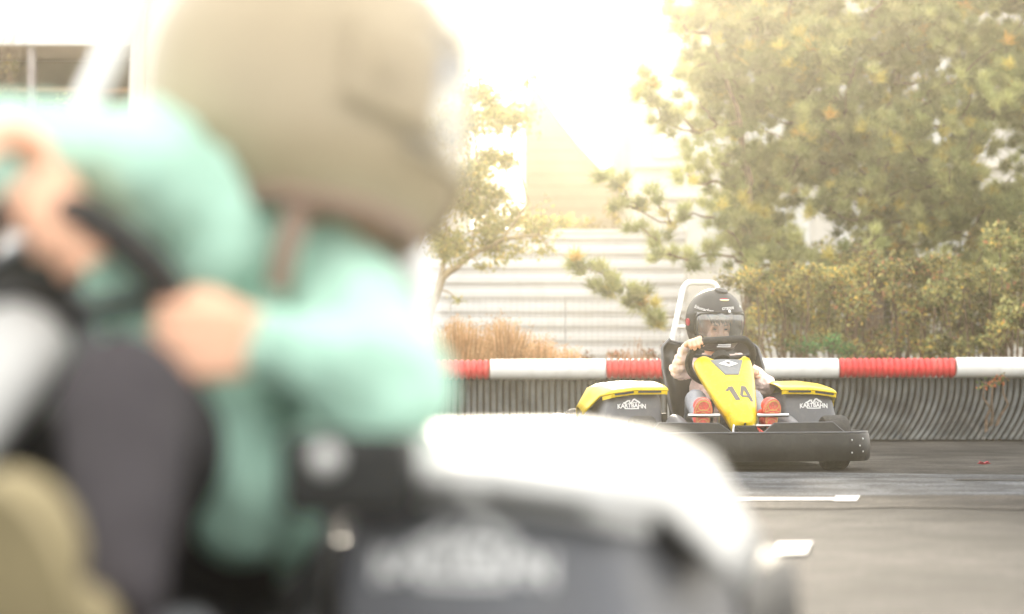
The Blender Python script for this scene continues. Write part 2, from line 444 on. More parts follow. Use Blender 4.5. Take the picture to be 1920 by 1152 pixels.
def pipe(i):
    x0 = P(919, 700, BAR_Y).x + i * seg; x1 = x0 + seg - .006; red = (i % 2 == 1)
    r0 = .066
    prof = []
    if red:
        n = 19; step = (x1 - x0) / n
        for k in range(n):
            a = x0 + k * step
            prof += [(r0 - .012, a), (r0 - .001, a + step * .14), (r0 + .001, a + step * .3), (r0 + .001, a + step * .62), (r0 - .001, a + step * .78), (r0 - .012, a + step * .92)]
        prof.append((r0 - .007, x1))
    else:
        n = 24; step = (x1 - x0) / n
        for k in range(n + 1): prof += [(r0 + .001, min(x1, x0 + k * step)), (r0 + .0035, min(x1, x0 + (k + .4) * step))]
    prof = [(.045, x0)] + prof + [(.045, x1)]
    zc = .480
    tilt = .008 * ((x0 + x1) / 2) * .5
    mb = MB(); xm = (x0 + x1) / 2; mb.lathe(prof, (-xm, 0, 0), 'x', 28); nb = len(mb.f)
    root = empty('barrier_pipe', (xm, bar_y(xm) + .03, zc + .004 * xm))
    h = mb
    for k in range(1, 19):
        xx = x0 - xm + k * (x1 - x0) / 19 - (x1 - x0) / 38
        for q in ((22, .0045),):
            a = R(q[0]); h.ell((xx, -(r0 + .0005) * math.cos(a), -(r0 + .0005) * math.sin(a) * .2 ), (.0042, .003, .0042), 8, 5)
    o = mb.build('pipe', M['pipe_r' if red else 'pipe_w'], root, smooth=True, sharp=50)
    if red:
        o.data.materials.append(M['belt_back'])
        for p_ in o.data.polygons[nb:]: p_.material_index = 1
    return root, red
pl = {-5: 'far off to the left', }
desc = {-1: 'red ribbed pipe left of the long white one, beside the mint sleeve', 0: 'white pipe between two red ones, left of the yellow kart',
        1: 'red ribbed pipe ending behind the black seat of the yellow kart', 2: 'white pipe directly right of the child in the yellow kart',
        3: 'red ribbed pipe right of the yellow kart, in front of bushes', 4: 'white pipe at the right edge of the photo, above the small plant'}
for i in range(-7, 8):
    root, red = pipe(i)
    if i in desc: lb = desc[i]
    else: lb = ('red' if red else 'white') + ' pipe on the barrier ' + ('hidden behind the near kart' if i < 0 else 'beyond the right edge of the photo')
    tag(root, lb, 'barrier pipe', 'red and white pipes along the top of the barrier')

# ------------------------------------------------------------------ kart
def ring_pt(th, c, r, n=(.707, 0, .707)):
    return Vector(c) + Vector((0, math.cos(th) * r, 0)) + Vector(n) * (math.sin(th) * r)
WHEEL_C = Vector((.35, .005, .53)); WHEEL_R = .160; WT = R(46)
WV = Vector((math.cos(WT), 0, math.sin(WT)))

def lerp_tab(tab, t):
    for (a, *x), (b, *y) in zip(tab[:-1], tab[1:]):
        if t <= b:
            k = (t - a) / (b - a); return [p * (1 - k) + q * k for p, q in zip(x, y)]
    return list(tab[-1][1:])

def kart(name, loc, rz, cover_mat, label, bar=(-.015, .185), nose_l=0., steer_l=0., number=True, nose_mat=None, seat_l=.09, pod_off=0., logo_off=0., logo_k=1., lean=.028, bar_top=.930):
    K = empty(name, loc, rz); tag(K, label, 'kart')
    nose_mat = nose_mat or cover_mat
    # --- front bumper: wrap-around plastic band
    def path(hw, f0, f1, rc, n=10):
        pts = [(f0, -hw)]
        for k in range(n + 1):
            a = PI / 2 * k / n
            pts.append((f1 - rc + rc * math.sin(a), -hw + rc - rc * math.cos(a)))
        m = [(x, -y) for x, y in reversed(pts)]
        return pts + m
    out = path(.64, .46, .865, .20)
    def band(pts, z0, z1, th, bulge=.012, lip=.006):
        secs = [(z0, 0), (z0 + .012, bulge * .6), ((z0 + z1) / 2, bulge), (z1 - .012, bulge * .7), (z1, 0), (z1 + .003, -.004),
                (z1 + .003, -th), (z1 - .02, -th - .004), (z0 + .02, -th - .004), (z0, -th)]
        cx = .3
        def fn(u, v):
            i = int(round(v * (len(pts) - 1))); x, y = pts[i]
            p = Vector((x, y, 0)); a = Vector((*pts[max(i - 1, 0)], 0)); b = Vector((*pts[min(i + 1, len(pts) - 1)], 0))
            t = (b - a).normalized(); nrm = Vector((t.y, -t.x, 0))
            z, o_ = secs[int(round(u * len(secs))) % len(secs)]
            wv = .0035 * mnoise.noise(Vector((x * 6, y * 6, z * 22)))
            return Vector((x, y, z)) + nrm * (o_ + wv)
        m = MB(); m.grid(fn, len(secs), len(pts), wrap=True); return m
    dense = []
    for (a, b) in zip(out[:-1], out[1:]):
        L = math.dist(a, b); n = max(1, int(L / .02))
        for k in range(n): dense.append((a[0] + (b[0] - a[0]) * k / n, a[1] + (b[1] - a[1]) * k / n))
    dense.append(out[-1])
    fb = band(dense, .045, .178, .03).build('bumper', M['black_pl'], K, smooth=True, sharp=40)
    m = MB(); m.tube([Vector((x * .998, y * .997, .1825)) for x, y in dense[::2]], .0035, 6); m.build('bumper_highlight', M['grey_pod'], fb, smooth=True)  # grey tube painting the light caught along the top edge
    # upper fold of the bumper with sloping ends
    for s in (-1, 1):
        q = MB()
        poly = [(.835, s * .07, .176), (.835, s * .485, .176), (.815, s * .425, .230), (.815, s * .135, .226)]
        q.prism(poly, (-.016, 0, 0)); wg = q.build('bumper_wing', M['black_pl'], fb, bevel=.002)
        e = MB(); e.tube([Vector(poly[0]), Vector(poly[3]), Vector(poly[2]), Vector(poly[1])], .0022, 6); e.build('wing_highlight', M['grey_pod'], wg, smooth=True)  # paler tube imitates light catching the wing edges
    for s in (-1, 1):
        for y, z in ((.50, .145), (.50, .085), (.565, .15), (.565, .09), (.545, .118)):
            # find front surface
            x = .865 - .20 + math.sqrt(max(0, .20 ** 2 - (y - (.64 - .20)) ** 2)) if y > .44 else .865
            bo = MB(); bo.ell((x + .010, s * (y + .003), z), (.005, .005, .005), 8, 6); bo.build('bolt', M['steel'], fb, smooth=True)
    # --- floor tray, chassis tubes
    m = MB(); m.box((.25, 0, .045), (1.05, .52, .008)); m.build('floor_tray', M['dark_steel'], K, bevel=.002)
    m = MB()
    for s in (-1, 1):
        m.tube([(-.5, s * .27, .075), (-.1, s * .30, .07), (.35, s * .29, .07), (.62, s * .20, .075), (.80, s * .17, .09)], .015)
        m.tube([(.66, s * .15, .07), (.68, s * .42, .12)], .014)
        m.tube([(.45, s * .30, .09), (.45, s * .60, .11), (-.2, s * .60, .11), (-.2, s * .30, .09)], .012)
    m.tube([(-.35, -.50, .135), (-.35, .50, .135)], .017)
    m.tube([(.80, -.40, .10), (.80, .40, .10)], .012)
    m.build('chassis', M['dark_steel'], K, smooth=True)
    m = MB()
    for s in (-.052, .05):
        m.tube([(.79, s, .07), (.77, s, .19), (.74, s * .6, .28)], .007)
    m.build('nose_bracket', M['steel'], K, smooth=True)
    m = MB(); m.box((.80, 0, .13), (.05, .10, .17)); m.box((.66, .0, .11), (.16, .12, .12)); m.build('steering_box', M['black_pl'], K, bevel=.008)
    # --- wheels
    for f, l, r, w, st in ((.68, .475, .130, .125, R(-4)), (.68, -.475, .130, .125, R(-4)), (-.35, .52, .14, .20, 0), (-.35, -.52, .14, .20, 0)):
        wh = MB(); h = w / 2
        wh.lathe([(r * .62, -h * .9), (r * .80, -h), (r * .93, -h * .92), (r * .99, -h * .72), (r, -h * .4), (r, h * .4), (r * .99, h * .72), (r * .93, h * .92), (r * .80, h), (r * .62, h * .9)], (0, 0, 0), 'y', 40)
        t = wh.build('wheel', M['black_rub'], K, smooth=True)
        t.location = (f, l, r); t.rotation_euler = (0, 0, st)
        ri = MB(); ri.lathe([(.0, -h * .55), (r * .2, -h * .55), (r * .25, -h * .3), (r * .5, -h * .35), (r * .62, -h * .88), (r * .62, h * .88), (r * .5, h * .35), (r * .25, h * .3), (r * .2, h * .6), (0, h * .6)], (0, 0, 0), 'y', 28)
        for k in range(3):
            a = 2 * PI * k / 3; ri.ell((.34 * r * math.cos(a), (h * .36) * (1 if l > 0 else -1), .34 * r * math.sin(a)), .007, 8, 6)
        ri.build('rim', M['steel'], t, smooth=True)
    # --- grey guards beside the pedals
    for s in (-1, 1):
        gd = MB()
        def fn(u, v):
            a = PI * u
            return Vector((.52 + .20 * v, s * .275 + (.058 - .012 * v) * math.cos(a) * (1 + .15 * v), .10 + (.165 - .05 * v * v) * math.sin(a) ** .7))
        gd.grid(fn, 16, 8)
        # closed front end
        gd.add([fn(i / 15, 1) for i in range(16)], [tuple(range(16))])
        gd.build('pedal_guard', M['grey_pod'], K, smooth=True, sharp=60)
    # --- pedals
    for s in (-1, 1):
        p = MB(); c = s * .150 if s > 0 else -.19
        p.tube([(.742, c - .078, .262), (.742, c + .078, .262)], .009, 12)
        p.tube([(.742, c + .0, .212), (.742, c - s * .085, .212)], .007)
        p.tube([(.742, c - s * .072, .262), (.72, c - s * .075, .18), (.70, c - s * .075, .08)], .007)
        p.build('pedal', M['steel'], K, smooth=True)
    ca = MB()
    for k in range(3):
        y0 = .07 + .012 * k
        ca.tube([(.74, y0, .21 - .01 * k), (.76, y0 + .02, .17), (.75, y0 + .005, .12), (.72, y0 - .01, .08)], .0028, 6)
    ca.build('cable', M['shoe_red'], K, smooth=True)
    # --- nose fairing
    nn = Vector((.60, 0, .80)); A0 = Vector((.415, nose_l, .530)); A1 = Vector((.795, nose_l, .232))
    WTAB = [(0, .134), (.12, .131), (.4, .108), (.7, .082), (.88, .062), (.96, .046), (.985, .036), (.995, .024), (1, .008)]
    def F(l, t, lift=0.):
        w = lerp_tab(WTAB, max(0, min(1, t)))[0]; u = max(-1.2, min(1.2, l / w))
        hump = .030 * (1 - abs(u) ** 3.2) - .035 * max(0, t - .8) ** 2 / .04
        c = A0 * (1 - t) + A1 * t
        return c + Vector((0, l, 0)) + nn * (hump + lift)
    nf = MB(); NU, NT = 25, 46
    def fn(uu, vv):
        u = uu * 2 - 1
        t0 = .105 * (1 - min(1, abs(u) / .62) ** 4)         # notch between the horns
        t = t0 + (1 - t0) * (1 - (1 - vv) ** 1.6)
        w = lerp_tab(WTAB, t)[0]
        uc = max(-1, min(1, u / .86))
        if abs(u) > .86:      # turned down sides
            q = (abs(u) - .86) / .14
            return F(w * (1 if u > 0 else -1), t) + nn * (-.050 * q) + Vector((0, (1 if u > 0 else -1) * .010 * math.sin(q * 2.5), 0))
        return F(w * uc, t)
    nf.grid(fn, NU, NT)
    fair = nf.build('nose_fairing', nose_mat, K, smooth=True, sharp=50, solid=.006)
    def decal(name, v2, f2, m, parent, lift=.0045, soff=0.):
        """(lateral metres, t) pairs laid on the fairing"""
        q = MB(); q.add([F(-l + 0, t, lift) for l, t in v2], f2); o = q.build(name, m, parent); return o
    tl = (A1 - A0).length
    pn = MB()
    def pf(u, v):
        t = .045 + .30 * v; w = .082 * (1 - v) + .034 * v
        return F((u * 2 - 1) * w, t + (.05 * (1 - v)) , .0042)
    pn.grid(pf, 9, 9); panel = pn.build('fairing_panel', M['grey_panel'], fair, smooth=True, solid=.003)
    # emblem: wide diamond with a folded inner diamond
    def dia(cx, ct, a, b, lift): return [F(cx - a, ct, lift), F(cx, ct + b, lift), F(cx + a, ct, lift), F(cx, ct - b, lift)]
    e = MB(); o4 = dia(0, .172, .048, .052, .0085); i4 = dia(0, .165, .016, .022, .0085)
    e.add(o4 + i4, [(0, 1, 5, 4), (1, 2, 6, 5), (2, 3, 7, 6), (3, 0, 4, 7)])
    e.build('emblem', M['decal_wh'], panel, solid=.0012)
    e = MB(); r4 = dia(.002, .168, .014, .019, .0078); e.add(r4, [(0, 1, 2, 3)]); e.build('emblem_core', M['decal_dk'], panel)
    if number:
        # digits drawn as broad strokes, slanted
        def stroke(q, a, b, w):
            (x0, y0), (x1, y1) = a, b; L = math.hypot(x1 - x0, y1 - y0); nx, ny = -(y1 - y0) / L * w / 2, (x1 - x0) / L * w / 2
            n = 5; vs = []
            for k in range(n + 1):
                x, y = x0 + (x1 - x0) * k / n, y0 + (y1 - y0) * k / n
                for sg in (1, -1):
                    X, Y_ = (x + nx * sg * 1.1) * 1.2 - .006, y * 1.05 + ny * sg * 1.2
                    vs.append(F(X, .640 - Y_ / tl, .0046))
            q.add(vs, [(2 * k, 2 * k + 1, 2 * k + 3, 2 * k + 2) for k in range(n)])
        # local axes: x = toward driver's left (image right), y = up
        q = MB()
        stroke(q, (-.040, .022), (-.018, .046), .012); stroke(q, (-.021, .050), (-.006, -.050), .019)
        q.build('number_digit', M['decal_dk'], fair)
        q = MB()
        stroke(q, (.030, .046), (.014, -.018), .012); stroke(q, (.012, -.020), (.058, -.022), .013)
        stroke(q, (.036, .050), (.054, -.050), .017); stroke(q, (.025, .048), (.044, .048), .010)
        q.build('number_digit', M['decal_dk'], fair)
    q = MB(); tv, tf = text2d('RACING KART CENTER', .0118)
    q.add([F(x * .92 + .004, .445 - y / tl, .0046) for x, y in tv], tf); q.build('lettering', M['decal_ol'], fair)
    # --- steering wheel
    sc = WHEEL_C + Vector((0, steer_l, 0)); rot = R(4)
    pts = []
    for k in range(56):
        th = 2 * PI * k / 56; x, y = math.cos(th), math.sin(th)
        y = min(y, .80) if y > 0 else y                      # flat top
        rr = WHEEL_R
        xx, yy = x * math.cos(rot) - y * math.sin(rot), x * math.sin(rot) + y * math.cos(rot)
        pts.append(sc + Vector((0, xx * rr, 0)) + WV * (yy * rr * 1.02))
    m = MB(); m.tube(pts, .0180, 14, closed=True); sw = m.build('steering_wheel', M['black_rub'], K, smooth=True)
    m = MB()
    for th in (R(10), R(170), R(270)):
        e_ = sc + Vector((0, math.cos(th) * WHEEL_R, 0)) + WV * (math.sin(th) * WHEEL_R)
        m.tube([sc, sc * .5 + e_ * .5, e_], [.014, .011, .010], 8)
    m.build('spokes', M['dark_steel'], sw, smooth=True)
    nrm = Vector((math.sin(WT), 0, -math.cos(WT)))
    m = MB(); m.tube([sc - nrm * .018, sc + nrm * .02], .048, 24); m.tube([sc - nrm * .022, sc - nrm * .018], .036, 24)
    m.build('hub_pad', M['black_rub'], sw, bevel=.004)
    m = MB(); m.tube([sc + nrm * .02, Vector((.62, 0, .20)), Vector((.68, 0, .11))], .012); m.build('steering_column', M['dark_steel'], K, smooth=True)
    m = MB(); m.tube([(.50, -.10, .07), (.40, -.05, .33), (.40, .05, .33), (.50, .10, .07)], .011); m.build('column_support', M['dark_steel'], K, smooth=True)
    # --- seat
    VT = [(0, .34, .10, .17, .05), (.18, .22, .075, .20, .13), (.36, .02, .07, .22, .16), (.5, -.13, .14, .225, .19), (.68, -.20, .32, .235, .17), (.82, -.235, .47, .250, .15), (.93, -.25, .575, .24, .10), (1, -.25, .615, .19, .05)]
    def sf(u, v):
        x, z, w, wing = lerp_tab(VT, v); q = u * 2 - 1; a = abs(q)
        lat = w * math.sin(min(1, a * 1.04) * PI / 2) * (1 if q >= 0 else -1)
        k = max(0, a - .45) / .55; rise = wing * k ** 1.3
        back = min(1, max(0, (v - .3) / .3))
        return Vector((x + rise * back, seat_l + lat * (1 + .06 * k), z + rise * (1 - back) * .9 + (.02 * k * back)))
    m = MB(); m.grid(sf, 33, 40); st = m.build('seat', M['seat'], K, smooth=True, sharp=0, solid=.008)
    m = MB()
    for e in (0, 1): m.tube([sf(e, j / 39) for j in range(0, 40)], .0065, 8)
    m.tube([sf(i / 32, 1) for i in range(33)], .0065, 8)
    m.build('seat_piping', M['grey_pod'], st, smooth=True)
    # --- roll bar
    l0, l1 = bar; zt = bar_top
    zs = zt - .055
    pts = [(-.27, l0 - .045 - lean, .10), (-.275, l0 - .045 - lean, .45), (-.28, l0 - .04 - lean, .60), (-.31, l0 + .0, zs)]
    for k in range(5):
        a = PI / 2 * (k + 1) / 6; pts.append((-.315, l0 + .045 * (1 - math.cos(a)) + .004, zs + (zt - zs) * math.sin(a)))
    pts += [(-.32, l0 + .055, zt), (-.32, l1 - .055, zt)]
    mir = [(x, l0 + l1 - y, z) for x, y, z in reversed(pts[:-2])]
    m = MB(); m.tube(pts + mir, .0135 + lean * .055, 14); rb = m.build('roll_bar', M['chrome_wh'], K, smooth=True)
    m = MB(); m.tube([(-.29, l0 - .03 - lean * .6, .70), (-.29, l1 + .03 + lean * .6, .70)], .010); m.tube([(-.28, l0 - .035, .62), (-.60, l0, .15)], .010); m.tube([(-.28, l1 + .035, .62), (-.60, l1, .15)], .010)
    m.build('crossbar', M['chrome_wh'], rb, smooth=True)
    # --- side pods
    for s in (-1, 1):
        bxm = MB()
        def bf(u, v):   # closed box, rounded corners; u around, v up
            z = .07 + .29 * v
            fr = .435 - .035 * v; lo = .62 - .055 * v; li = .305
            ctr = [(fr, li + .02), (fr + .004, (li + lo) / 2), (fr, lo - .035), (fr - .012, lo - .010), (fr - .045, lo), (.1, lo + .01), (-.16, lo), (-.22, lo - .05), (-.22, li + .02), (-.20, li), (.1, li), (fr - .03, li), (fr - .008, li + .005)]
            x, y = ctr[int(round(u * len(ctr))) % len(ctr)]
            k = max(0, v - .9) / .1
            x2 = x - .012 * k if x > .2 else x + .01 * k
            return Vector((x2, s * (pod_off + y - .012 * k * (1 if y > .45 else -1)), z))
        bxm.grid(bf, 13, 14, wrap=True)
        top = [bf(i / 13, 1) for i in range(13)]; bxm.add(top, [tuple(range(13))])
        pod = bxm.build('side_pod', M['grey_pod'], K, smooth=True, sharp=50)
        # cover: long shell, falling at the outer edge
        CT = [(0, .285, .0), (.08, .30, .004), (.5, .45, .010), (.78, .56, .0), (.88, .596, -.018), (1, .642, -.105)]
        def cf(u, v):
            x = .445 - .70 * v
            l, dz = lerp_tab(CT, u)
            h = lerp_tab([(0, .362), (.03, .372), (.12, .386), (.35, .404), (.7, .403), (1, .35)], v)[0]
            h += .016 * (1 - u) * (1 - v)
            pull = .30 * max(0, u - .80) / .20
            return Vector((x - pull * (1 - v), s * (pod_off + l - .06 * v * v * u), h + dz * (1 + .15 * v)))
        cm = MB(); cm.grid(cf, 26, 30)
        cm.build('pod_cover', cover_mat, pod, smooth=True, sharp=40, solid=.007)
        # slot under the cover lip and the flange below it
        sm = MB()
        for (a, b) in ((.14, .46), (.52, .76)):
            def sf2(u, v):
                uu = a + (b - a) * u; p = cf(uu, 0); return p + Vector((.002, 0, -.004 - .009 * v))
            sm.grid(sf2, 8, 2)
        sm.build('vent_slot', M['rim_bk'], pod, solid=.003)
        fm = MB()
        def ff(u, v):
            p = cf(.02 + .84 * u, 0); return p + Vector((-.004 - .004 * v, 0, -.003 - .018 * v))
        fm.grid(ff, 14, 2); fm.build('cover_flange', cover_mat, pod, solid=.004)
        # logo: mountain outline, curved word, underline
        lg = MB(); pc = s * (.46 + pod_off + logo_off)
        def lp(x, y, lift=.0035):
            x, y = x * logo_k, y * logo_k
            z = .303 + y; v = (z - .07) / .29
            return Vector((.435 - .035 * v + lift + .003, pc + x, z))
        def rib(pts, w):
            vs = []
            for i, (x, y) in enumerate(pts):
                a = pts[max(i - 1, 0)]; b = pts[min(i + 1, len(pts) - 1)]; dx, dy = b[0] - a[0], b[1] - a[1]; L = math.hypot(dx, dy)
                vs += [lp(x - dy / L * w / 2, y + dx / L * w / 2), lp(x + dy / L * w / 2, y - dx / L * w / 2)]
            lg.add(vs, [(2 * i, 2 * i + 1, 2 * i + 3, 2 * i + 2) for i in range(len(pts) - 1)])
        rib([(-.042, .013), (-.034, .015), (-.027, .019), (-.018, .025), (-.008, .026), (-.012, .019), (-.004, .014), (.004, .021)], .0075)
        rib([(.002, .020), (.010, .031), (.016, .032), (.024, .026), (.032, .022), (.042, .014)], .0085)
        rib([(.006, .014), (.014, .018), (.020, .014), (.028, .017)], .0045)
        tv, tf = text2d('KARTBAHN', .0265, 0, 1.7 if logo_k == 1 else 2.6)
        lg.add([lp(x * 1.03, y * (1 + 1.2 * abs(x) * 2) + .0015 - 1.2 * x * x, .0035) for x, y in tv], tf)
        rib([(-.036, -.0125), (0, -.0135), (.036, -.0125)], .0050)
        lg.build('logo', M['decal_wh'], pod)
    # --- rear: engine, rear bumper
    m = MB(); m.box((-.42, -.27, .20), (.24, .20, .20)); m.tube([(-.42, -.27, .28), (-.42, -.27, .40)], .055, 20)
    for k in range(6): m.box((-.42, -.27, .30 + .016 * k), (.15, .15, .005))
    m.build('engine', M['dark_steel'], K, bevel=.004)
    rp = [(-x - .0, y) for x, y in path(.66, .10, .64, .16)]
    dense = []
    for (a, b) in zip(rp[:-1], rp[1:]):
        n = max(1, int(math.dist(a, b) / .03))
        for k in range(n): dense.append((a[0] + (b[0] - a[0]) * k / n, a[1] + (b[1] - a[1]) * k / n))
    dense.append(rp[-1])
    band(list(reversed(dense)), .07, .245, .03).build('bumper', M['black_pl'], K, smooth=True, sharp=40)
    if pod_off:
        m = MB(); m.box((.465, .41, .385), (.05, .12, .075)); br = m.build('dark_block', M['black_pl'], K, bevel=.012)  # made-up block with pale cap, fills the dark area beside the seat
        m = MB(); m.ell((.49, .395, .400), (.010, .015, .014), 16, 10); m.build('block_cap', M['white_pl'], br, smooth=True)
    if not pod_off: m = MB(); m.tube([(-.12, .33 * 1, .33), (-.05, .36, .36)], .011); m.ell((-.03, .345, .372), .02, 14, 10); m.build('brace_knob', M['chrome_wh'], K, smooth=True)
    return K

BG_LOC, BG_RZ = (.953, 12.6, 0), R(-79)
FG_LOC, FG_RZ = (-.42, 2.80, 0), R(-105)
k1 = kart('racing_kart', BG_LOC, BG_RZ, M['yellow'], 'yellow and black kart number 14, driven by the child in black helmet')
k2 = kart('racing_kart', FG_LOC, FG_RZ, M['white_pl'], 'out of focus white and grey kart close by, driven by the person in mint', bar=(-.13, .07), nose_l=-.04, steer_l=.035, number=False, seat_l=-.03, pod_off=.070, logo_off=-.03, logo_k=1.18, lean=.13, bar_top=1.02)

# ------------------------------------------------------------------ people
def inv(loc, rz):
    m = Matrix.Translation(loc) @ Matrix.Rotation(rz, 4, 'Z'); mi = m.inverted()
    return lambda px, py, Y: mi @ P(px, py, Y)

def hand(mb, wrist, knuckle_c, across, down, sc=1., curl=1.):
    """palm + five fingers. across: unit vector from index side to little finger side,
    down: direction the fingers curl towards (around the bar)."""
    w = Vector(wrist); k = Vector(knuckle_c); ac = Vector(across).normalized(); dn = Vector(down).normalized()
    fw = (k - w).normalized(); fw = (fw - ac * fw.dot(ac)).normalized(); dn = (dn - ac * dn.dot(ac) - fw * dn.dot(fw)).normalized()
    mb.limb([(w - fw * .02 * sc, .0185 * sc), (w, .0175 * sc)])
    for i in range(4):                   # palm built from four metacarpal bars
        o = (i - 1.5) * .0155 * sc
        mb.limb([(w + ac * o * .6, .0135 * sc), (w * .45 + k * .55 + ac * o * .85, .0125 * sc), (k + ac * o, .0105 * sc)], 10)
    L = [.92, 1.0, .95, .76]
    for i in range(4):
        o = (i - 1.5) * .0158 * sc; l = L[i] * sc; sp = (i - 1.5) * .0012 * sc
        p0 = k + ac * o
        p1 = p0 + (fw * .024 + dn * .012) * l + ac * sp
        p2 = p1 + (fw * .004 + dn * .022) * l + ac * sp
        p3 = p2 + (-fw * .016 + dn * .008) * l
        mb.limb([(p0, .0098 * sc), (p1, .0088 * sc), (p2, .0080 * sc), (p3, .0068 * sc)], 10)
    # thumb from the index side near the base of the palm
    t0 = w + fw * .018 * sc - ac * .020 * sc
    t1 = t0 + (fw * .022 - ac * .014 + dn * .012) * sc
    t2 = t1 + (fw * .014 - ac * .002 + dn * .020) * sc
    t3 = t2 + (fw * .004 + ac * .010 + dn * .010) * sc
    mb.limb([(t0, .0125 * sc), (t1, .0108 * sc), (t2, .0096 * sc), (t3, .0078 * sc)], 10)

def face_head(mb, c, rot, s=1.):
    """head with face features; x is forward in head space"""
    T = lambda x, y, z: Vector(c) + rot @ (Vector((x, y, z)) * s)
    mb.ell(T(-.008, 0, .02), (.088 * s, .072 * s, .09 * s), 20, 14, rot)
    mb.ell(T(.022, 0, -.035), (.056 * s, .052 * s, .062 * s), 16, 12, rot)       # jaw
    mb.ell(T(.052, 0, -.078), (.020 * s, .024 * s, .016 * s), 12, 8, rot)        # chin
    mb.ell(T(.060, .030, -.028), (.022 * s, .022 * s, .024 * s), 12, 8, rot)     # cheeks
    mb.ell(T(.060, -.030, -.028), (.022 * s, .022 * s, .024 * s), 12, 8, rot)
    mb.limb([(T(.078, 0, .006), .0075 * s), (T(.090, 0, -.022), .0105 * s)], 10)   # nose
    mb.ell(T(.084, .009, -.025), .008 * s, 10, 6); mb.ell(T(.084, -.009, -.025), .008 * s, 10, 6)
    mb.ell(T(.066, .028, .018), (.014 * s, .022 * s, .008 * s), 12, 8, rot); mb.ell(T(.066, -.028, .018), (.014 * s, .022 * s, .008 * s), 12, 8, rot)
    for sg in (1, -1): mb.ell(T(-.005, sg * .072, -.005), (.016 * s, .009 * s, .026 * s), 12, 8, rot)
    return T

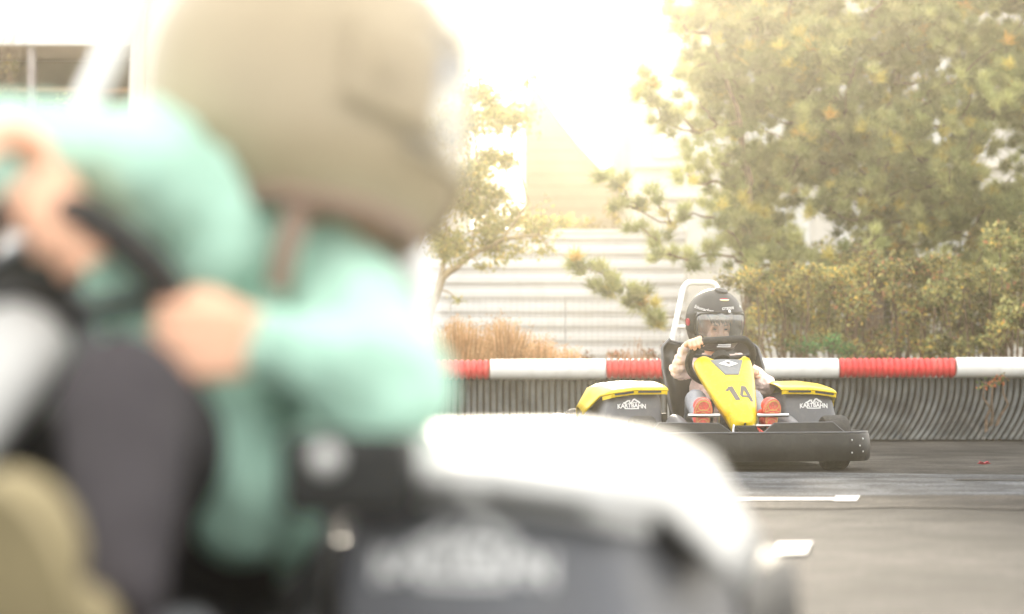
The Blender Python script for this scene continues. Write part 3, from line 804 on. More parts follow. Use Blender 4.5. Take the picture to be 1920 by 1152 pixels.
def helmet(parent, c, rot, style, s=1.):
    dark = style == 'black'
    shell_m = M['helmet_bk'] if dark else M['helmet_bg']; trim_m = M['rim_bk'] if dark else M['rim_br']
    def surf(az, el, k=1.):
        d = Vector((math.cos(el) * math.cos(az), math.cos(el) * math.sin(az), math.sin(el)))
        p = Vector((d.x * .158, d.y * .143, d.z * (.152 if d.z > 0 else .185)))
        fr = max(0, math.cos(az)) ** 1.5; low = math.exp(-((el + R(38)) / R(20)) ** 2)
        p += Vector((.026 * fr * low, 0, 0)); p += Vector((0, (.006 if d.y > 0 else -.006) * low * abs(math.sin(az)), 0))
        if d.x < 0: p.x *= 1.04
        p.x += .0015 * 0
        return Vector(c) + rot @ (p * k * s)
    NA, NE = 96, 60
    el0, el1 = R(-50), R(90)
    vs = []; fs = []
    for j in range(NE + 1):
        for i in range(NA):
            az = -PI + 2 * PI * i / NA; el = el0 + (el1 - el0) * j / NE
            vs.append(surf(az, min(el, R(89.5))))
    def port(az, el):
        az = math.degrees(az); el = math.degrees(el)
        if abs(az) > 63: return False
        lo = -27 + 5 * (abs(az) / 63) ** 2; hi = 17 - 5 * (abs(az) / 63) ** 2
        return lo < el < hi
    for j in range(NE):
        for i in range(NA):
            az = -PI + 2 * PI * (i + .5) / NA; el = el0 + (el1 - el0) * (j + .5) / NE
            if port(az, el): continue
            fs.append((j * NA + i, j * NA + (i + 1) % NA, (j + 1) * NA + (i + 1) % NA, (j + 1) * NA + i))
    mb = MB(); mb.add(vs, fs)
    H = mb.build('helmet', shell_m, parent, smooth=True, sharp=0, solid=.012)
    H.modifiers['solid'].offset = -1
    # trims: port gasket and bottom roll
    m = MB(); pts = []
    for k in range(60):
        a = 2 * PI * k / 60; x = math.cos(a); y = math.sin(a)
        az = 63 * (abs(x) ** .5) * (1 if x > 0 else -1); el = -5 + 22 * (abs(y) ** .45) * (1 if y > 0 else -1)
        pts.append(surf(R(az), R(el), 1.0))
    m.tube(pts, .006 * s, 8, closed=True); m.build('port_gasket', M['rim_bk'] if dark else shell_m, H, smooth=True)
    m = MB(); m.tube([surf(-PI + 2 * PI * i / 48, el0, .985) for i in range(48)], .011 * s, 10, closed=True); m.build('neck_roll', trim_m, H, smooth=True)
    # visor
    m = MB()
    def vf(u, v): return surf(R(-72 + 144 * u), R(-27 + 47 * v) - R(4) * abs(u * 2 - 1) ** 3 * (v - .4), 1.022)
    m.grid(vf, 40, 14); V = m.build('visor', M['visor' if dark else 'visor_clear'], H, smooth=True, sharp=0)
    m = MB(); m.tube([vf(i / 39, 1) for i in range(40)], .0035 * s, 6); m.tube([vf(i / 39, 0) for i in range(40)], .0035 * s, 6); m.build('visor_rim', M['rim_bk'] if dark else shell_m, V, smooth=True)
    # pivots: side arms
    for sg in (1, -1):
        m = MB()
        def af(u, v):
            w = 1 - u * .25
            return surf(R(sg * (64 + 34 * u)), R(-3 + (-19 + 38 * v) * w) , 1.03)
        m.grid(af, 8, 8); A = m.build('visor_arm', trim_m if dark else shell_m, H, smooth=True, sharp=0, solid=.004)
        m = MB(); p = surf(R(sg * 84), R(-4), 1.05); n_ = (p - Vector(c)).normalized()
        m.tube([p - n_ * .006, p + n_ * .004], .019 * s, 20); m.build('pivot_cap', M['red_badge'] if dark else shell_m, A, bevel=.002)
    # top vent
    m = MB(); p = surf(R(20), R(76), 1.0); n_ = (p - Vector(c)).normalized()
    m.tube([p - n_ * .004, p + n_ * .006, p + n_ * .010], [.036 * s, .034 * s, .026 * s], 28)
    m.tube([p + n_ * .010, p + n_ * .013], [.018 * s, .014 * s], 24)
    m.build('top_vent', shell_m, H, smooth=True, sharp=30)
    # chin vent
    m = MB()
    for k in range(3): m.tube([surf(R(a_), R(-40 + 4 * k), 1.01) for a_ in range(-18 + 2 * k, 19 - 2 * k, 4)], .003 * s, 6)
    m.build('chin_vent', M['steel'] if dark else trim_m, H, smooth=True)
    def on(az, el, x, y, lift=.0015):   # metric offset on the shell
        rr = .15
        return surf(R(az) + x / (rr * math.cos(R(el))), R(el) + y / rr, 1.0 + lift / .15 * 1.0 + .004)
    if dark:
        # small oval emblem: red, white and gold bands
        for bm_, y0, y1 in ((M['red_badge'], .0, .008), (M['decal_wh'], -.004, .0), (M['badge_gold'], -.009, -.004)):
            m = MB()
            for k in range(10):
                for q in (0,):
                    xa, xb = -.026 + .0052 * k, -.026 + .0052 * (k + 1)
                    lim = lambda x: .0095 * math.sqrt(max(.02, 1 - (x / .027) ** 2))
                    c4 = [on(2, 47, xa, max(-lim(xa), min(lim(xa), y0))), on(2, 47, xb, max(-lim(xb), min(lim(xb), y0))), on(2, 47, xb, max(-lim(xb), min(lim(xb), y1))), on(2, 47, xa, max(-lim(xa), min(lim(xa), y1)))]
                    m.add(c4, [(0, 1, 2, 3)])
            m.build('oval_badge', bm_, H)
        for body, size, az, el, shr in (('cratos', .028, 6, 29, .2), ('Schumacher', .0235, -52, 24, .25)):
            tv, tf = text2d(body, size, shr); m = MB()
            m.add([on(az, el, x, y + (-.12 * x if az < 0 else .06 * x)) for x, y in tv], tf); m.build('lettering', M['decal_wh'], H)
        m = MB(); m.add([on(7, 22, -.007, -.006, .006), on(7, 22, .007, -.006, .006), on(7, 22, .006, .007, .006), on(7, 22, -.006, .007, .006)], [(0, 1, 2, 3)]); m.build('visor_tab', M['decal_wh'], V)
        m = MB()
        for a in range(4):
            an = a * PI / 2; m.add([on(52, 30, .011 * math.cos(an), .011 * math.sin(an)), on(52, 30, .005 * math.cos(an + PI / 4), .005 * math.sin(an + PI / 4)), on(52, 30, 0, 0), on(52, 30, .005 * math.cos(an - PI / 4), .005 * math.sin(an - PI / 4))], [(0, 1, 2, 3)])
        m.build('star_decal', M['decal_wh'], H)
    return H

def shoe(parent, c, rot, m_up, m_sole, length=.175, width=.078, pattern=False):
    """shoe in its own frame: x toe direction, z up (sole at z=0)"""
    T = lambda x, y, z: Vector(c) + rot @ Vector((x, y, z))
    L = length; w = width / 2
    m = MB()
    m.ell(T(.24 * L, 0, .030), (.27 * L, w * .98, .030), 16, 10, rot)
    m.ell(T(0, 0, .034), (.30 * L, w * .82, .034), 16, 10, rot)
    m.ell(T(-.27 * L, 0, .040), (.22 * L, w * .86, .040), 16, 10, rot)
    m.limb([(T(-.20 * L, 0, .05), w * .85), (T(-.24 * L, 0, .085), w * .80)])
    up = remeshed(m, 'shoe', m_up, parent, .004, 4)
    def outline(a, k=1.):
        x = math.cos(a); y = math.sin(a)
        ww = w * (1.04 if x > 0 else .84) * (1 - .12 * math.exp(-((x + .1) / .3) ** 2))
        return (x * L * .52 * k, y * ww * k)
    m = MB(); n = 36
    m.prism([T(*outline(2 * PI * i / n), .010) for i in range(n)], rot @ Vector((0, 0, -.020)))
    so = m.build('sole', m_sole, up, bevel=.003)
    if pattern:
        m = MB()
        for x, r in ((.30 * L, .62), (-.28 * L, .52)):
            m.tube([T(x + .040 * r * math.cos(2 * PI * i / 24), .034 * r * 1.5 * math.sin(2 * PI * i / 24) * .9, -.0105) for i in range(24)], .0016, 6, closed=True)
        for x in (-.12, 0, .10):
            m.tube([T(x * L, -w * .7, -.0105), T(x * L + .012, 0, -.0105), T(x * L, w * .7, -.0105)], .0014, 6)
        m.tube([T(*outline(2 * PI * i / n, .86), -.0105) for i in range(n)], .0014, 6, closed=True)
        m.build('tread_lines', M['sole_ln'], so)
    return up

# --- child in the yellow kart (kart space: x forward, y driver's left)
def child():
    root = empty('person', BG_LOC, BG_RZ)
    tag(root, 'small child in black helmet, pale pink jacket and red shoes, steering the yellow kart', 'person')
    q = inv(BG_LOC, BG_RZ)
    hc = Vector((.045, .060, .734))
    hrot = Matrix.Rotation(R(6), 3, 'Z') @ Matrix.Rotation(R(9), 3, 'Y')
    b = MB()
    T = face_head(b, hc + hrot @ Vector((.004, 0, -.046)), hrot, 1.06)
    b.limb([(hc + Vector((-.03, 0, -.06)), .042), (Vector((-.03, .068, .54)), .040)])
    b.limb([(Vector((-.03, .068, .50)), .07), (Vector((-.06, .07, .36)), .085), (Vector((-.07, .07, .20)), .09)])
    rs, re, rw = Vector((-.02, -.055, .50)), Vector((.20, -.165, .475)), Vector((.338, -.158, .598))
    ls, le, lw = Vector((-.02, .19, .50)), Vector((.185, .275, .405)), Vector((.275, .195, .445))
    for a, e, w in ((rs, re, rw), (ls, le, lw)):
        b.limb([(Vector((-.03, .068, .49)), .045), (a, .036), (e, .029), (w, .019)])
    hand(b, rw, rw + Vector((.056, .020, .026)), (-.3, -.85, -.35), (.5, .05, -.85), 1.12)
    hand(b, lw, lw + Vector((.034, -.012, .030)), (-.4, -.8, .3), (.55, -.1, -.6), .95)
    rk, lk = Vector((.40, -.135, .330)), Vector((.40, .150, .33))
    ra, la = Vector((.655, -.185, .235)), Vector((.655, .142, .235))
    for hp, kn, an in ((Vector((-.04, .0, .19)), rk, ra), (Vector((-.04, .14, .19)), lk, la)):
        b.limb([(hp, .068), (kn, .044), (an, .026), (an + Vector((.03, 0, -.01)), .022)])
    body = remeshed(b, 'body', M['skin'], root, .0034, 3)
    e = MB()
    for sg in (1, -1): e = MB(); e.ell(T(.073, sg * .027, .004), (.006, .0105, .0045), 12, 8, hrot); e.build('eye', M['eye'], root, smooth=True)
    for sg in (1, -1): e = MB(); e.tube([T(.080, sg * .016, .022), T(.078, sg * .030, .026), T(.068, sg * .044, .020)], [.003, .0035, .002], 6); e.build('eyebrow', M['hair'], root, smooth=True)
    e = MB(); e.ell(T(.077, 0, -.052), (.007, .018, .005), 12, 8, hrot); e.build('lips', M['lip'], root, smooth=True)
    e = MB()
    for k in range(14):
        y = -.056 + .112 * k / 13; e.tube([T(.055, y, .075), T(.078, y * .92, .055), T(.078, y * .9 + .006, .030 + .008 * math.sin(k * 2.3))], [.010, .009, .002], 6)
    e.build('hair', M['hair'], root, smooth=True)
    j = MB()
    j.limb([(Vector((-.03, .068, .515)), .055), (Vector((-.03, .068, .47)), .100), (Vector((-.04, .07, .36)), .115), (Vector((-.05, .07, .22)), .118)], 20)
    j.ell((.03, .07, .40), (.09, .115, .12), 18, 12)
    for a, e_, w, eb in ((rs, re, rw, .046), (ls, le, lw, .055)):
        c_ = (w - e_).normalized()
        j.limb([(Vector((-.03, .068, .47)), .07), (a, .062), (a * .5 + e_ * .5, .055), (e_, eb), (e_ * .45 + w * .55, .040), (w - c_ * .018, .031)], 16)
    j.limb([(Vector((.03, -.02, .30)), .06), (Vector((.20, -.08, .33)), .045)])
    remeshed(j, 'jacket', M['pink'], root, .0045, 2, .026, .035)
    t = MB()
    for hp, kn, an in ((Vector((-.04, .0, .19)), rk, ra), (Vector((-.04, .14, .19)), lk, la)):
        d = (an - kn).normalized()
        t.limb([(hp, .080), (hp * .4 + kn * .6, .062), (kn, .054), (kn * .5 + an * .5, .043), (an - d * .02, .034)], 16)
    remeshed(t, 'leggings', M['legging_lt'], root, .005, 3, .008, .04)
    for c_, yaw in ((Vector((.703, -.190, .262)), R(-6)), (Vector((.703, .148, .262)), R(8))):
        rt = Matrix.Rotation(yaw, 3, 'Z') @ Matrix.Rotation(R(-74), 3, 'Y')
        # after rotation sole normal (-z) must face forward
        rt2 = rt
        shoe(root, c_ + Vector((.025, 0, .005)), rt2, M['shoe_red'], M['sole_red'], .150, .092, True)
    helmet(root, hc, hrot, 'black', 1.0)
    return root
child()

# --- person in mint in the near kart
def driver():
    root = empty('person', FG_LOC, FG_RZ)
    tag(root, 'blurred person in mint jacket and beige helmet leaning over the wheel of the near kart', 'person')
    q = inv(FG_LOC, FG_RZ)
    hc = q(582, 168, 2.66)
    face = Vector((math.cos(R(78)), math.sin(R(78)), 0))      # kart space heading; turned to the photo's right
    hrot = Matrix.Rotation(R(132), 3, 'Z') @ Matrix.Rotation(R(10), 3, 'Y') @ Matrix.Rotation(R(-10), 3, 'X')
    b = MB()
    T = face_head(b, hc + hrot @ Vector((.0, 0, -.02)), hrot, 1.12)
    neck, chest, hips = q(450, 430, 2.66), q(375, 520, 2.62), q(440, 980, 2.80)
    b.limb([(hc * .8 + neck * .2, .05), (neck, .055)])
    b.limb([(chest, .10), (chest * .5 + hips * .5, .09), (hips, .07)])
    rs, re, rw = q(255, 305, 2.44), q(-55, 290, 2.52), q(90, 350, 2.42)
    ls, le, lw = q(610, 560, 2.64), q(718, 715, 2.46), q(485, 640, 2.40)
    for a, e, w in ((rs, re, rw), (ls, le, lw)):
        b.limb([(chest, .07), (a, .05), (e, .040), (w, .025)])
    xh = lambda a, b_: (b_ - a)
    rk_ = q(190, 430, 2.36); hand(b, rw, rw + (rk_ - rw).normalized() * .062, q(300, 560, 2.38) - q(120, 300, 2.38), q(120, 700, 2.30) - q(120, 400, 2.38), 1.5)
    lk_ = q(380, 640, 2.36); hand(b, lw, lw + (lk_ - lw).normalized() * .055, q(400, 760, 2.38) - q(400, 560, 2.38), q(200, 690, 2.5) - q(330, 640, 2.36), 1.15)
    lh, lkn, lan = q(430, 1010, 2.78), q(235, 760, 2.32), q(240, 1110, 2.15)
    rh, rkn, ran = q(300, 1010, 2.82), q(-190, 780, 2.35), q(-260, 1100, 2.12)
    for hp, kn, an in ((lh, lkn, lan), (rh, rkn, ran)):
        b.limb([(hp, .05), (kn, .045), (an, .030)])
    remeshed(b, 'body', M['skin'], root, .005, 3)
    j = MB()
    j.limb([(neck + (chest - neck) * .3, .07), (chest, .118), (chest * .5 + hips * .5, .112), (hips * .9 + chest * .1, .105)], 20)
    j.limb([(chest, .10), (q(330, 430, 2.52), .085), (rs, .060)], 20)
    j.limb([(chest, .10), (q(520, 560, 2.70), .085), (ls, .078)], 20)
    j.limb([(chest, .09), (q(410, 800, 2.52), .078), (q(455, 930, 2.50), .060)], 18)
    for a, e, w, ra_, eb in ((rs, re, rw, .060, .055), (ls, le, lw, .080, .064)):
        c_ = (w - e).normalized()
        j.limb([(a, ra_), (a * .5 + e * .5, ra_ * .95), (e, eb), (e * .5 + w * .5, .052), (w - c_ * .015, .040)], 18)
    remeshed(j, 'jacket', M['mint'], root, .007, 2, .045, .08)
    t = MB()
    for hp, kn, an in ((lh, lkn, lan), (rh, rkn, ran)):
        t.limb([(hp, .080), (hp * .4 + kn * .6, .070), (kn, .066), (kn * .5 + an * .5, .052), (an, .036)], 16)
    remeshed(t, 'trousers', M['legging_dk'], root, .007, 3, .012, .06)
    for c_ in (q(40, 1165, 2.02), q(-360, 1150, 2.05)):
        rt = Matrix.Rotation(R(0), 3, 'Z') @ Matrix.Rotation(R(-66), 3, 'Y')
        shoe(root, c_, rt, M['shoe_tan'], M['shoe_tan'], .24, .105)
    m = MB(); e0, e1 = q(560, 400, 2.50), q(520, 545, 2.49); m.tube([e0, e0 * .5 + e1 * .5 + Vector((.01, 0, 0)), e1], .013, 10); m.build('chin_strap', M['rim_br'], root, smooth=True)
    helmet(root, hc, hrot, 'beige', 1.08)
driver()

# ------------------------------------------------------------------ buildings far behind
def wbox(mb, x0, x1, y0, y1, z0, z1): mb.box(((x0 + x1) / 2, (y0 + y1) / 2, (z0 + z1) / 2), (x1 - x0, y1 - y0, z1 - z0))
YA = 34.0
xA = lambda px: (px - 960) / F_PX * YA
zA = lambda py: P(960, py, YA).z
A = empty('hall_building', (xA(500), YA, 0)); tag(A, 'white building at the left with dark porch under a white upper wall', 'building')
def child_of(o, root):
    o.parent = root; o.matrix_parent_inverse = Matrix.Translation(root.location).inverted(); return o
m = MB(); wbox(m, xA(-900), xA(240), YA, YA + 6, zA(85), 8.0); wbox(m, xA(240), xA(868), YA - .001, YA + 6, 0, 8.0)
child_of(m.build('wall', M['wall_w'], None, bevel=.01), A)
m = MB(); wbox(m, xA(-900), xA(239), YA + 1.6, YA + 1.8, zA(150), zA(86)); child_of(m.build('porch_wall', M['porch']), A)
m = MB(); wbox(m, xA(-900), xA(239), YA + 1.3, YA + 1.5, 0, zA(152)); child_of(m.build('brick_base', M['brick']), A)
m = MB(); wbox(m, xA(-900), xA(239), YA + 1.0, YA + 1.08, zA(158), zA(149)); child_of(m.build('porch_rail', M['rail']), A)
m = MB()
for px in (-620, -330, 46): wbox(m, xA(px), xA(px + 14), YA + .1, YA + .25, 0, zA(86))
child_of(m.build('porch_column', mat('porch_column_paint', (.30, .27, .27), .8)), A)
m = MB(); wbox(m, xA(256), xA(272), YA - .12, YA - .002, 0, 8.0); child_of(m.build('downpipe', M['wall_c']), A); m = MB(); wbox(m, xA(846), xA(868), YA - .10, YA - .002, 0, 8.0); child_of(m.build('downpipe', M['wall_c']), A)
m = MB(); wbox(m, xA(-920), xA(880), YA - .3, YA + 6.2, 8.003, 8.12); child_of(m.build('roof_edge', M['wall_c']), A)

YB = 40.0
T_ = empty('curved_roof_hall', ((1060 - 960) / F_PX * YB, YB, 0)); tag(T_, 'beige hall whose roof sweeps down in a curve from a pointed peak', 'building')
sil = [(985, 700), (985, 205), (996, 178), (1000, 134), (1008, 134), (1012, 182), (1030, 208), (1055, 243), (1085, 280), (1115, 313), (1140, 340), (1165, 366), (1200, 398), (1250, 432), (1330, 470), (1330, 700)]
poly = []
for px, py in sil:
    p = P(px, py, YB); p.z = max(p.z, 0) if py < 700 else 0; poly.append(p)
m = MB(); m.prism(poly, (0, 7, 0)); child_of(m.build('gable', M['roof_b'], None), T_)
m = MB()
for a, b in zip(sil[4:-2], sil[5:-1]):
    pa, pb = P(*a, YB), P(*b, YB); m.prism([pa + Vector((0, -.15, .0)), pb + Vector((0, -.15, .0)), pb + Vector((0, -.15, .07)), pa + Vector((0, -.15, .07))], (0, .145, 0))
child_of(m.build('roof_trim', M['seam']), T_)
m = MB()
for k in range(9):
    py = 262 + 22 * k; x1 = np.interp(py, [s[1] for s in sil[5:-1]], [s[0] for s in sil[5:-1]]) - 8
    pa, pb = P(990, py, YB), P(x1, py, YB); wbox(m, pa.x, pb.x, YB - .02, YB - .001, pa.z, pa.z + .015)
child_of(m.build('cladding_seams', M['seam']), T_)

YC = 36.0
xC = lambda px: (px - 960) / F_PX * YC
zC = lambda py: P(960, py, YC).z
M['wall_o'] = mat('grey_render', (.56, .54, .50), .8, var=.04, vscale=1.2)
Cb = empty('office_building', (xC(1600), YC, 0)); tag(Cb, 'pale grey building with tall windows behind the pine trees', 'building')
m = MB(); wbox(m, xC(1187), xC(2500), YC, YC + 8, 0, 8.0); child_of(m.build('wall', M['wall_o'], None, bevel=.01), Cb)
m = MB()
for py in (52, 308, 366): wbox(m, xC(1187), xC(2500), YC - .09, YC - .002, zC(py + 7), zC(py))
child_of(m.build('cornice', M['wall_c']), Cb)
for i in range(7):
    x0 = 1226 + i * 172
    m = MB(); wbox(m, xC(x0), xC(x0 + 108), YC - .05, YC - .003, zC(296), zC(70)); o = child_of(m.build('window', M['win']), Cb)
    m = MB()
    for k in range(4): wbox(m, xC(x0 + 34 * k), xC(x0 + 6 + 34 * k), YC - .08, YC - .052, zC(296), zC(70))
    f_ = m.build('mullions', M['frame']); f_.parent = o; f_.matrix_parent_inverse = Matrix.Translation(Cb.location).inverted()
for i in range(7):
    x0 = 1226 + i * 172
    m = MB(); wbox(m, xC(x0), xC(x0 + 120), YC - .05, YC - .003, zC(500), zC(384)); child_of(m.build('lower_window', M['win']), Cb)
m = MB(); wbox(m, xC(1180), xC(2520), YC - .25, YC + 8.2, 8.003, 8.12); child_of(m.build('roof_edge', M['wall_c']), Cb)

# ------------------------------------------------------------------ ribbed white wall
YR = 25.0
topz = P(960, 437, YR).z; pit = 27.2 / F_PX * YR
prof = [(0, topz + .03), (-.06, topz + .03), (-.06, topz)]
z = topz
k = 0
while z > .05:
    prof += [(-.05, z - pit * .06), (-.05, z - pit * .42), (0.0, z - pit * .58), (0.0, z - pit * .90)]
    z -= pit; k += 1
    if k == 4: prof += [(-.01, z + .012), (-.045, z + .012), (-.045, z)]
prof.append((0, 0.02))
Rw = empty('ribbed_wall', (0, YR, 0)); tag(Rw, 'long white horizontally ribbed metal wall behind the wire fence', 'wall')
xs = [(300 - 960) / F_PX * YR, (1283 - 960) / F_PX * YR]
m = MB(); vs = []; fs = []
for x in xs: vs += [(x, y, z_ ) for y, z_ in prof]
n = len(prof)
for i in range(n - 1): fs.append((i, i + 1, n + i + 1, n + i))
m.add(vs, fs); m.build('ribbed_sheet', M['ribbed'], Rw, solid=.004)
m = MB()
for px in (300, 560, 1283): wbox(m, (px - 960) / F_PX * YR - .04, (px - 960) / F_PX * YR + .04, .01, .09, 0, topz + .06)
m.build('wall_post', M['wall_w'], Rw)

# ------------------------------------------------------------------ wire mesh fence
YF = 20.0
Fn = empty('wire_fence', (0, YF, 0)); tag(Fn, 'thin wire mesh fence in front of the white ribbed wall', 'fence')
zt = P(960, 558, YF).z; xa, xb = (560 - 960) / F_PX * YF, (1700 - 960) / F_PX * YF
m = MB()
x = xa
while x < xb: m.tube([(x, 0, .03), (x, 0, zt)], .0011, 4, cap=False); x += .05
z = .1
while z <= zt: m.tube([(xa, 0, z), (xb, 0, z)], .0016, 4, cap=False); z += .10
m.build('mesh_panel', M['wire'], Fn)
for px in (630, 845, 1060, 1275, 1490, 1700):
    m = MB(); xx = (px - 960) / F_PX * YF; m.tube([(xx, .02, 0), (xx, .02, zt + .01)], .005, 8); m.build('post', M['wire'], Fn)

# ------------------------------------------------------------------ vegetation
def needle_cloud(cent, dirs, n, ln, wd, cols):
    """cent (k,3), dirs (k,3); n needles per tuft -> arrays"""
    k = len(cent)
    d = rng.normal(size=(k, n, 3)); d /= np.linalg.norm(d, axis=2, keepdims=True)
    d = d * .85 + dirs[:, None, :] * .75; d /= np.linalg.norm(d, axis=2, keepdims=True)
    L = ln * rng.uniform(.65, 1.1, (k, n, 1))
    base = cent[:, None, :] + d * L * .05 + rng.normal(size=(k, n, 3)) * ln * .16
    tip = base + d * L
    sd_ = np.cross(d, rng.normal(size=(k, n, 3))); sd_ /= np.linalg.norm(sd_, axis=2, keepdims=True) + 1e-9
    v = np.stack([base - sd_ * wd / 2, base + sd_ * wd / 2, tip], axis=2).reshape(-1, 3)
    f = np.arange(len(v)).reshape(-1, 3)
    c = np.repeat(cols[:, None, :], n, 1) * rng.uniform(.75, 1.3, (k, n, 1))
    c = np.repeat(c[:, :, None, :], 3, 2).reshape(-1, 3)
    return v, f, c
def leaf_cloud(cent, size, cols):
    k = len(cent)
    d = rng.normal(size=(k, 3)); d /= np.linalg.norm(d, axis=1, keepdims=True)
    s_ = np.cross(d, rng.normal(size=(k, 3))); s_ /= np.linalg.norm(s_, axis=1, keepdims=True) + 1e-9
    sz = size * rng.uniform(.6, 1.3, (k, 1))
    v = np.stack([cent, cent + d * sz * .5 + s_ * sz * .28, cent + d * sz, cent + d * sz * .5 - s_ * sz * .28], axis=1).reshape(-1, 3)
    f = np.arange(len(v)).reshape(-1, 4)
    c = np.repeat((cols * rng.uniform(.75, 1.3, (k, 1)))[:, None, :], 4, 1).reshape(-1, 3)
    return v, f, c
def curve_pts(a, b, n=6, sag=0., jit=.03):
    a, b = Vector(a), Vector(b); out = []
    for i in range(n):
        t = i / (n - 1); p = a.lerp(b, t); p.z += sag * math.sin(PI * t)
        if 0 < i < n - 1: p += Vector((rnd.gauss(0, jit), rnd.gauss(0, jit), rnd.gauss(0, jit)))
        out.append(p)
    return out
def pick(pal, n, w=None):
    idx = rng.choice(len(pal), n, p=w); return np.array(pal)[idx]

PINE = [(.19, .22, .09), (.33, .36, .15), (.46, .47, .21), (.60, .52, .16), (.64, .42, .12)]
PW = [.26, .34, .30, .08, .02]
def pine(label, trunk, clusters, tufts_per_m2=105, group='pine trees behind the barrier'):
    """trunk: list of (px, py, Y, radius); clusters: (px,py,rx,ry,Y) ellipses in photo pixels"""
    root = empty('pine_tree', P(trunk[0][0], 693, trunk[0][2]).xy.to_3d()); tag(root, label, 'tree', group)
    tp = [P(a, b, c) for a, b, c, r in trunk]; tp[0].z = 0
    tr = [r for *_, r in trunk]
    m = MB(); dense = []; dr = []
    for i in range(len(tp) - 1):
        for k in range(5):
            t = k / 5; p = tp[i].lerp(tp[i + 1], t) + Vector((rnd.gauss(0, .008), rnd.gauss(0, .008), 0)); dense.append(p); dr.append(tr[i] * (1 - t) + tr[i + 1] * t)
    dense.append(tp[-1]); dr.append(tr[-1])
    m.tube(dense, dr, 10)
    tw = MB(); cents = []; dirs = []; cts = []
    nodes = [(p, 0.) for p in dense[3:]]            # branch network: each cluster hangs on the nearest node nearer the trunk
    tdist = lambda c: min((q - c).length for q in dense)
    for (px, py, rx, ry, Y) in sorted(clusters, key=lambda k: tdist(P(k[0], k[1], k[4]))):
        c = P(px, py, Y); s = Y / F_PX; RX, RZ = rx * s, ry * s; RY = max(.12, min(.55, .8 * (RX + RZ) / 2))
        j = min(nodes, key=lambda q: (q[0] - c).length + .8 * max(0, q[0].z - c.z) + .15 * q[1])
        L = (j[0] - c).length
        if L > .05:
            r0 = .020 if j[1] == 0 else max(.006, .015 - .005 * j[1])
            m.tube(curve_pts(j[0], c, 6, -.05 * L, .04 * L), [r0 * (1 - .5 * i / 5) for i in range(6)], 6)
        nodes.append((c, j[1] + L))
        n = max(4, int(tufts_per_m2 * .62 * PI * RX * RZ * (1 + RY * 2.2)))
        d = rng.normal(size=(n, 3)); d /= np.linalg.norm(d, axis=1, keepdims=True)
        rad = rng.uniform(.2, 1, (n, 1)) ** .6 * rng.choice([1, 1, 1, 1.3], (n, 1))
        pts = np.array(c)[None] + d * rad * np.array([RX, RY, RZ])[None]
        dd = d * .6 + np.array([0, 0, .75])[None]; dd /= np.linalg.norm(dd, axis=1, keepdims=True)
        cents.append(pts); dirs.append(dd); cts.append(n)
        for i in range(0, n, 2):
            p = Vector(pts[i]); q = c + (p - c) * .25
            tw.tube([q, q.lerp(p, .55) + Vector((rnd.gauss(0, .02), 0, -.02)), p], [.004, .003, .002], 4, cap=False)
    cents = np.concatenate(cents); dirs = np.concatenate(dirs)
    o = m.build('trunk', M['bark'], None, smooth=True, sharp=0); child_of(o, root)
    o2 = tw.build('twigs', M['bark'], None); o2.parent = o; o2.matrix_parent_inverse = Matrix.Translation(root.location).inverted()
    cc = pick(PINE, len(cents), PW) * np.repeat(rng.uniform(.8, 1.25, len(cts)), cts)[:, None]
    v, f, c = needle_cloud(cents, dirs, 84, .105, .0085, cc)
    child_of(npmesh('crown', v, f, M['needle'], None, c), root)
    return root

def fill(x0, x1, y0, y1, n, r0, r1, Y0, Y1, test=None, seed=0):
    r = random.Random(seed); out = []
    while len(out) < n:
        px, py = r.uniform(x0, x1), r.uniform(y0, y1)
        if test and not test(px, py): continue
        rr = r.uniform(r0, r1); out.append((px, py, rr * 1.15, rr * .75, r.uniform(Y0, Y1)))
    return out
def ptest(px, py):
    # rough outline of the big pine; its left flank runs down and to the right
    left = np.interp(py, [-60, 0, 120, 230, 300, 380, 430, 480], [1290, 1300, 1330, 1355, 1375, 1365, 1400, 1470])
    low = np.interp(px, [1400, 1500, 1600, 1750, 1900, 2050], [480, 375, 420, 460, 450, 440])
    if px < left or py > low: return False
    for gx, gy, gr in ((1775, 122, 24), (1592, 12, 36), (1888, 335, 26), (1890, 40, 22), (1500, 385, 40)):
        if math.hypot(px - gx, py - gy) < gr + 4: return False
    return True
main = fill(1290, 2080, -120, 450, 560, 30, 56, 20.6, 22.4, ptest, 3)
main += fill(1640, 1960, 430, 530, 22, 26, 44, 20.4, 21.4, None, 41) + fill(1400, 1500, 430, 500, 8, 26, 40, 20.8, 21.4, None, 42)
pine('broad spreading pine with its trunk right of the child, topmost against the pale building',
     [(1638, 693, 21.5, .085), (1640, 420, 21.5, .07), (1648, 300, 21.5, .055), (1680, 160, 21.5, .04), (1700, -40, 21.5, .02)], main)
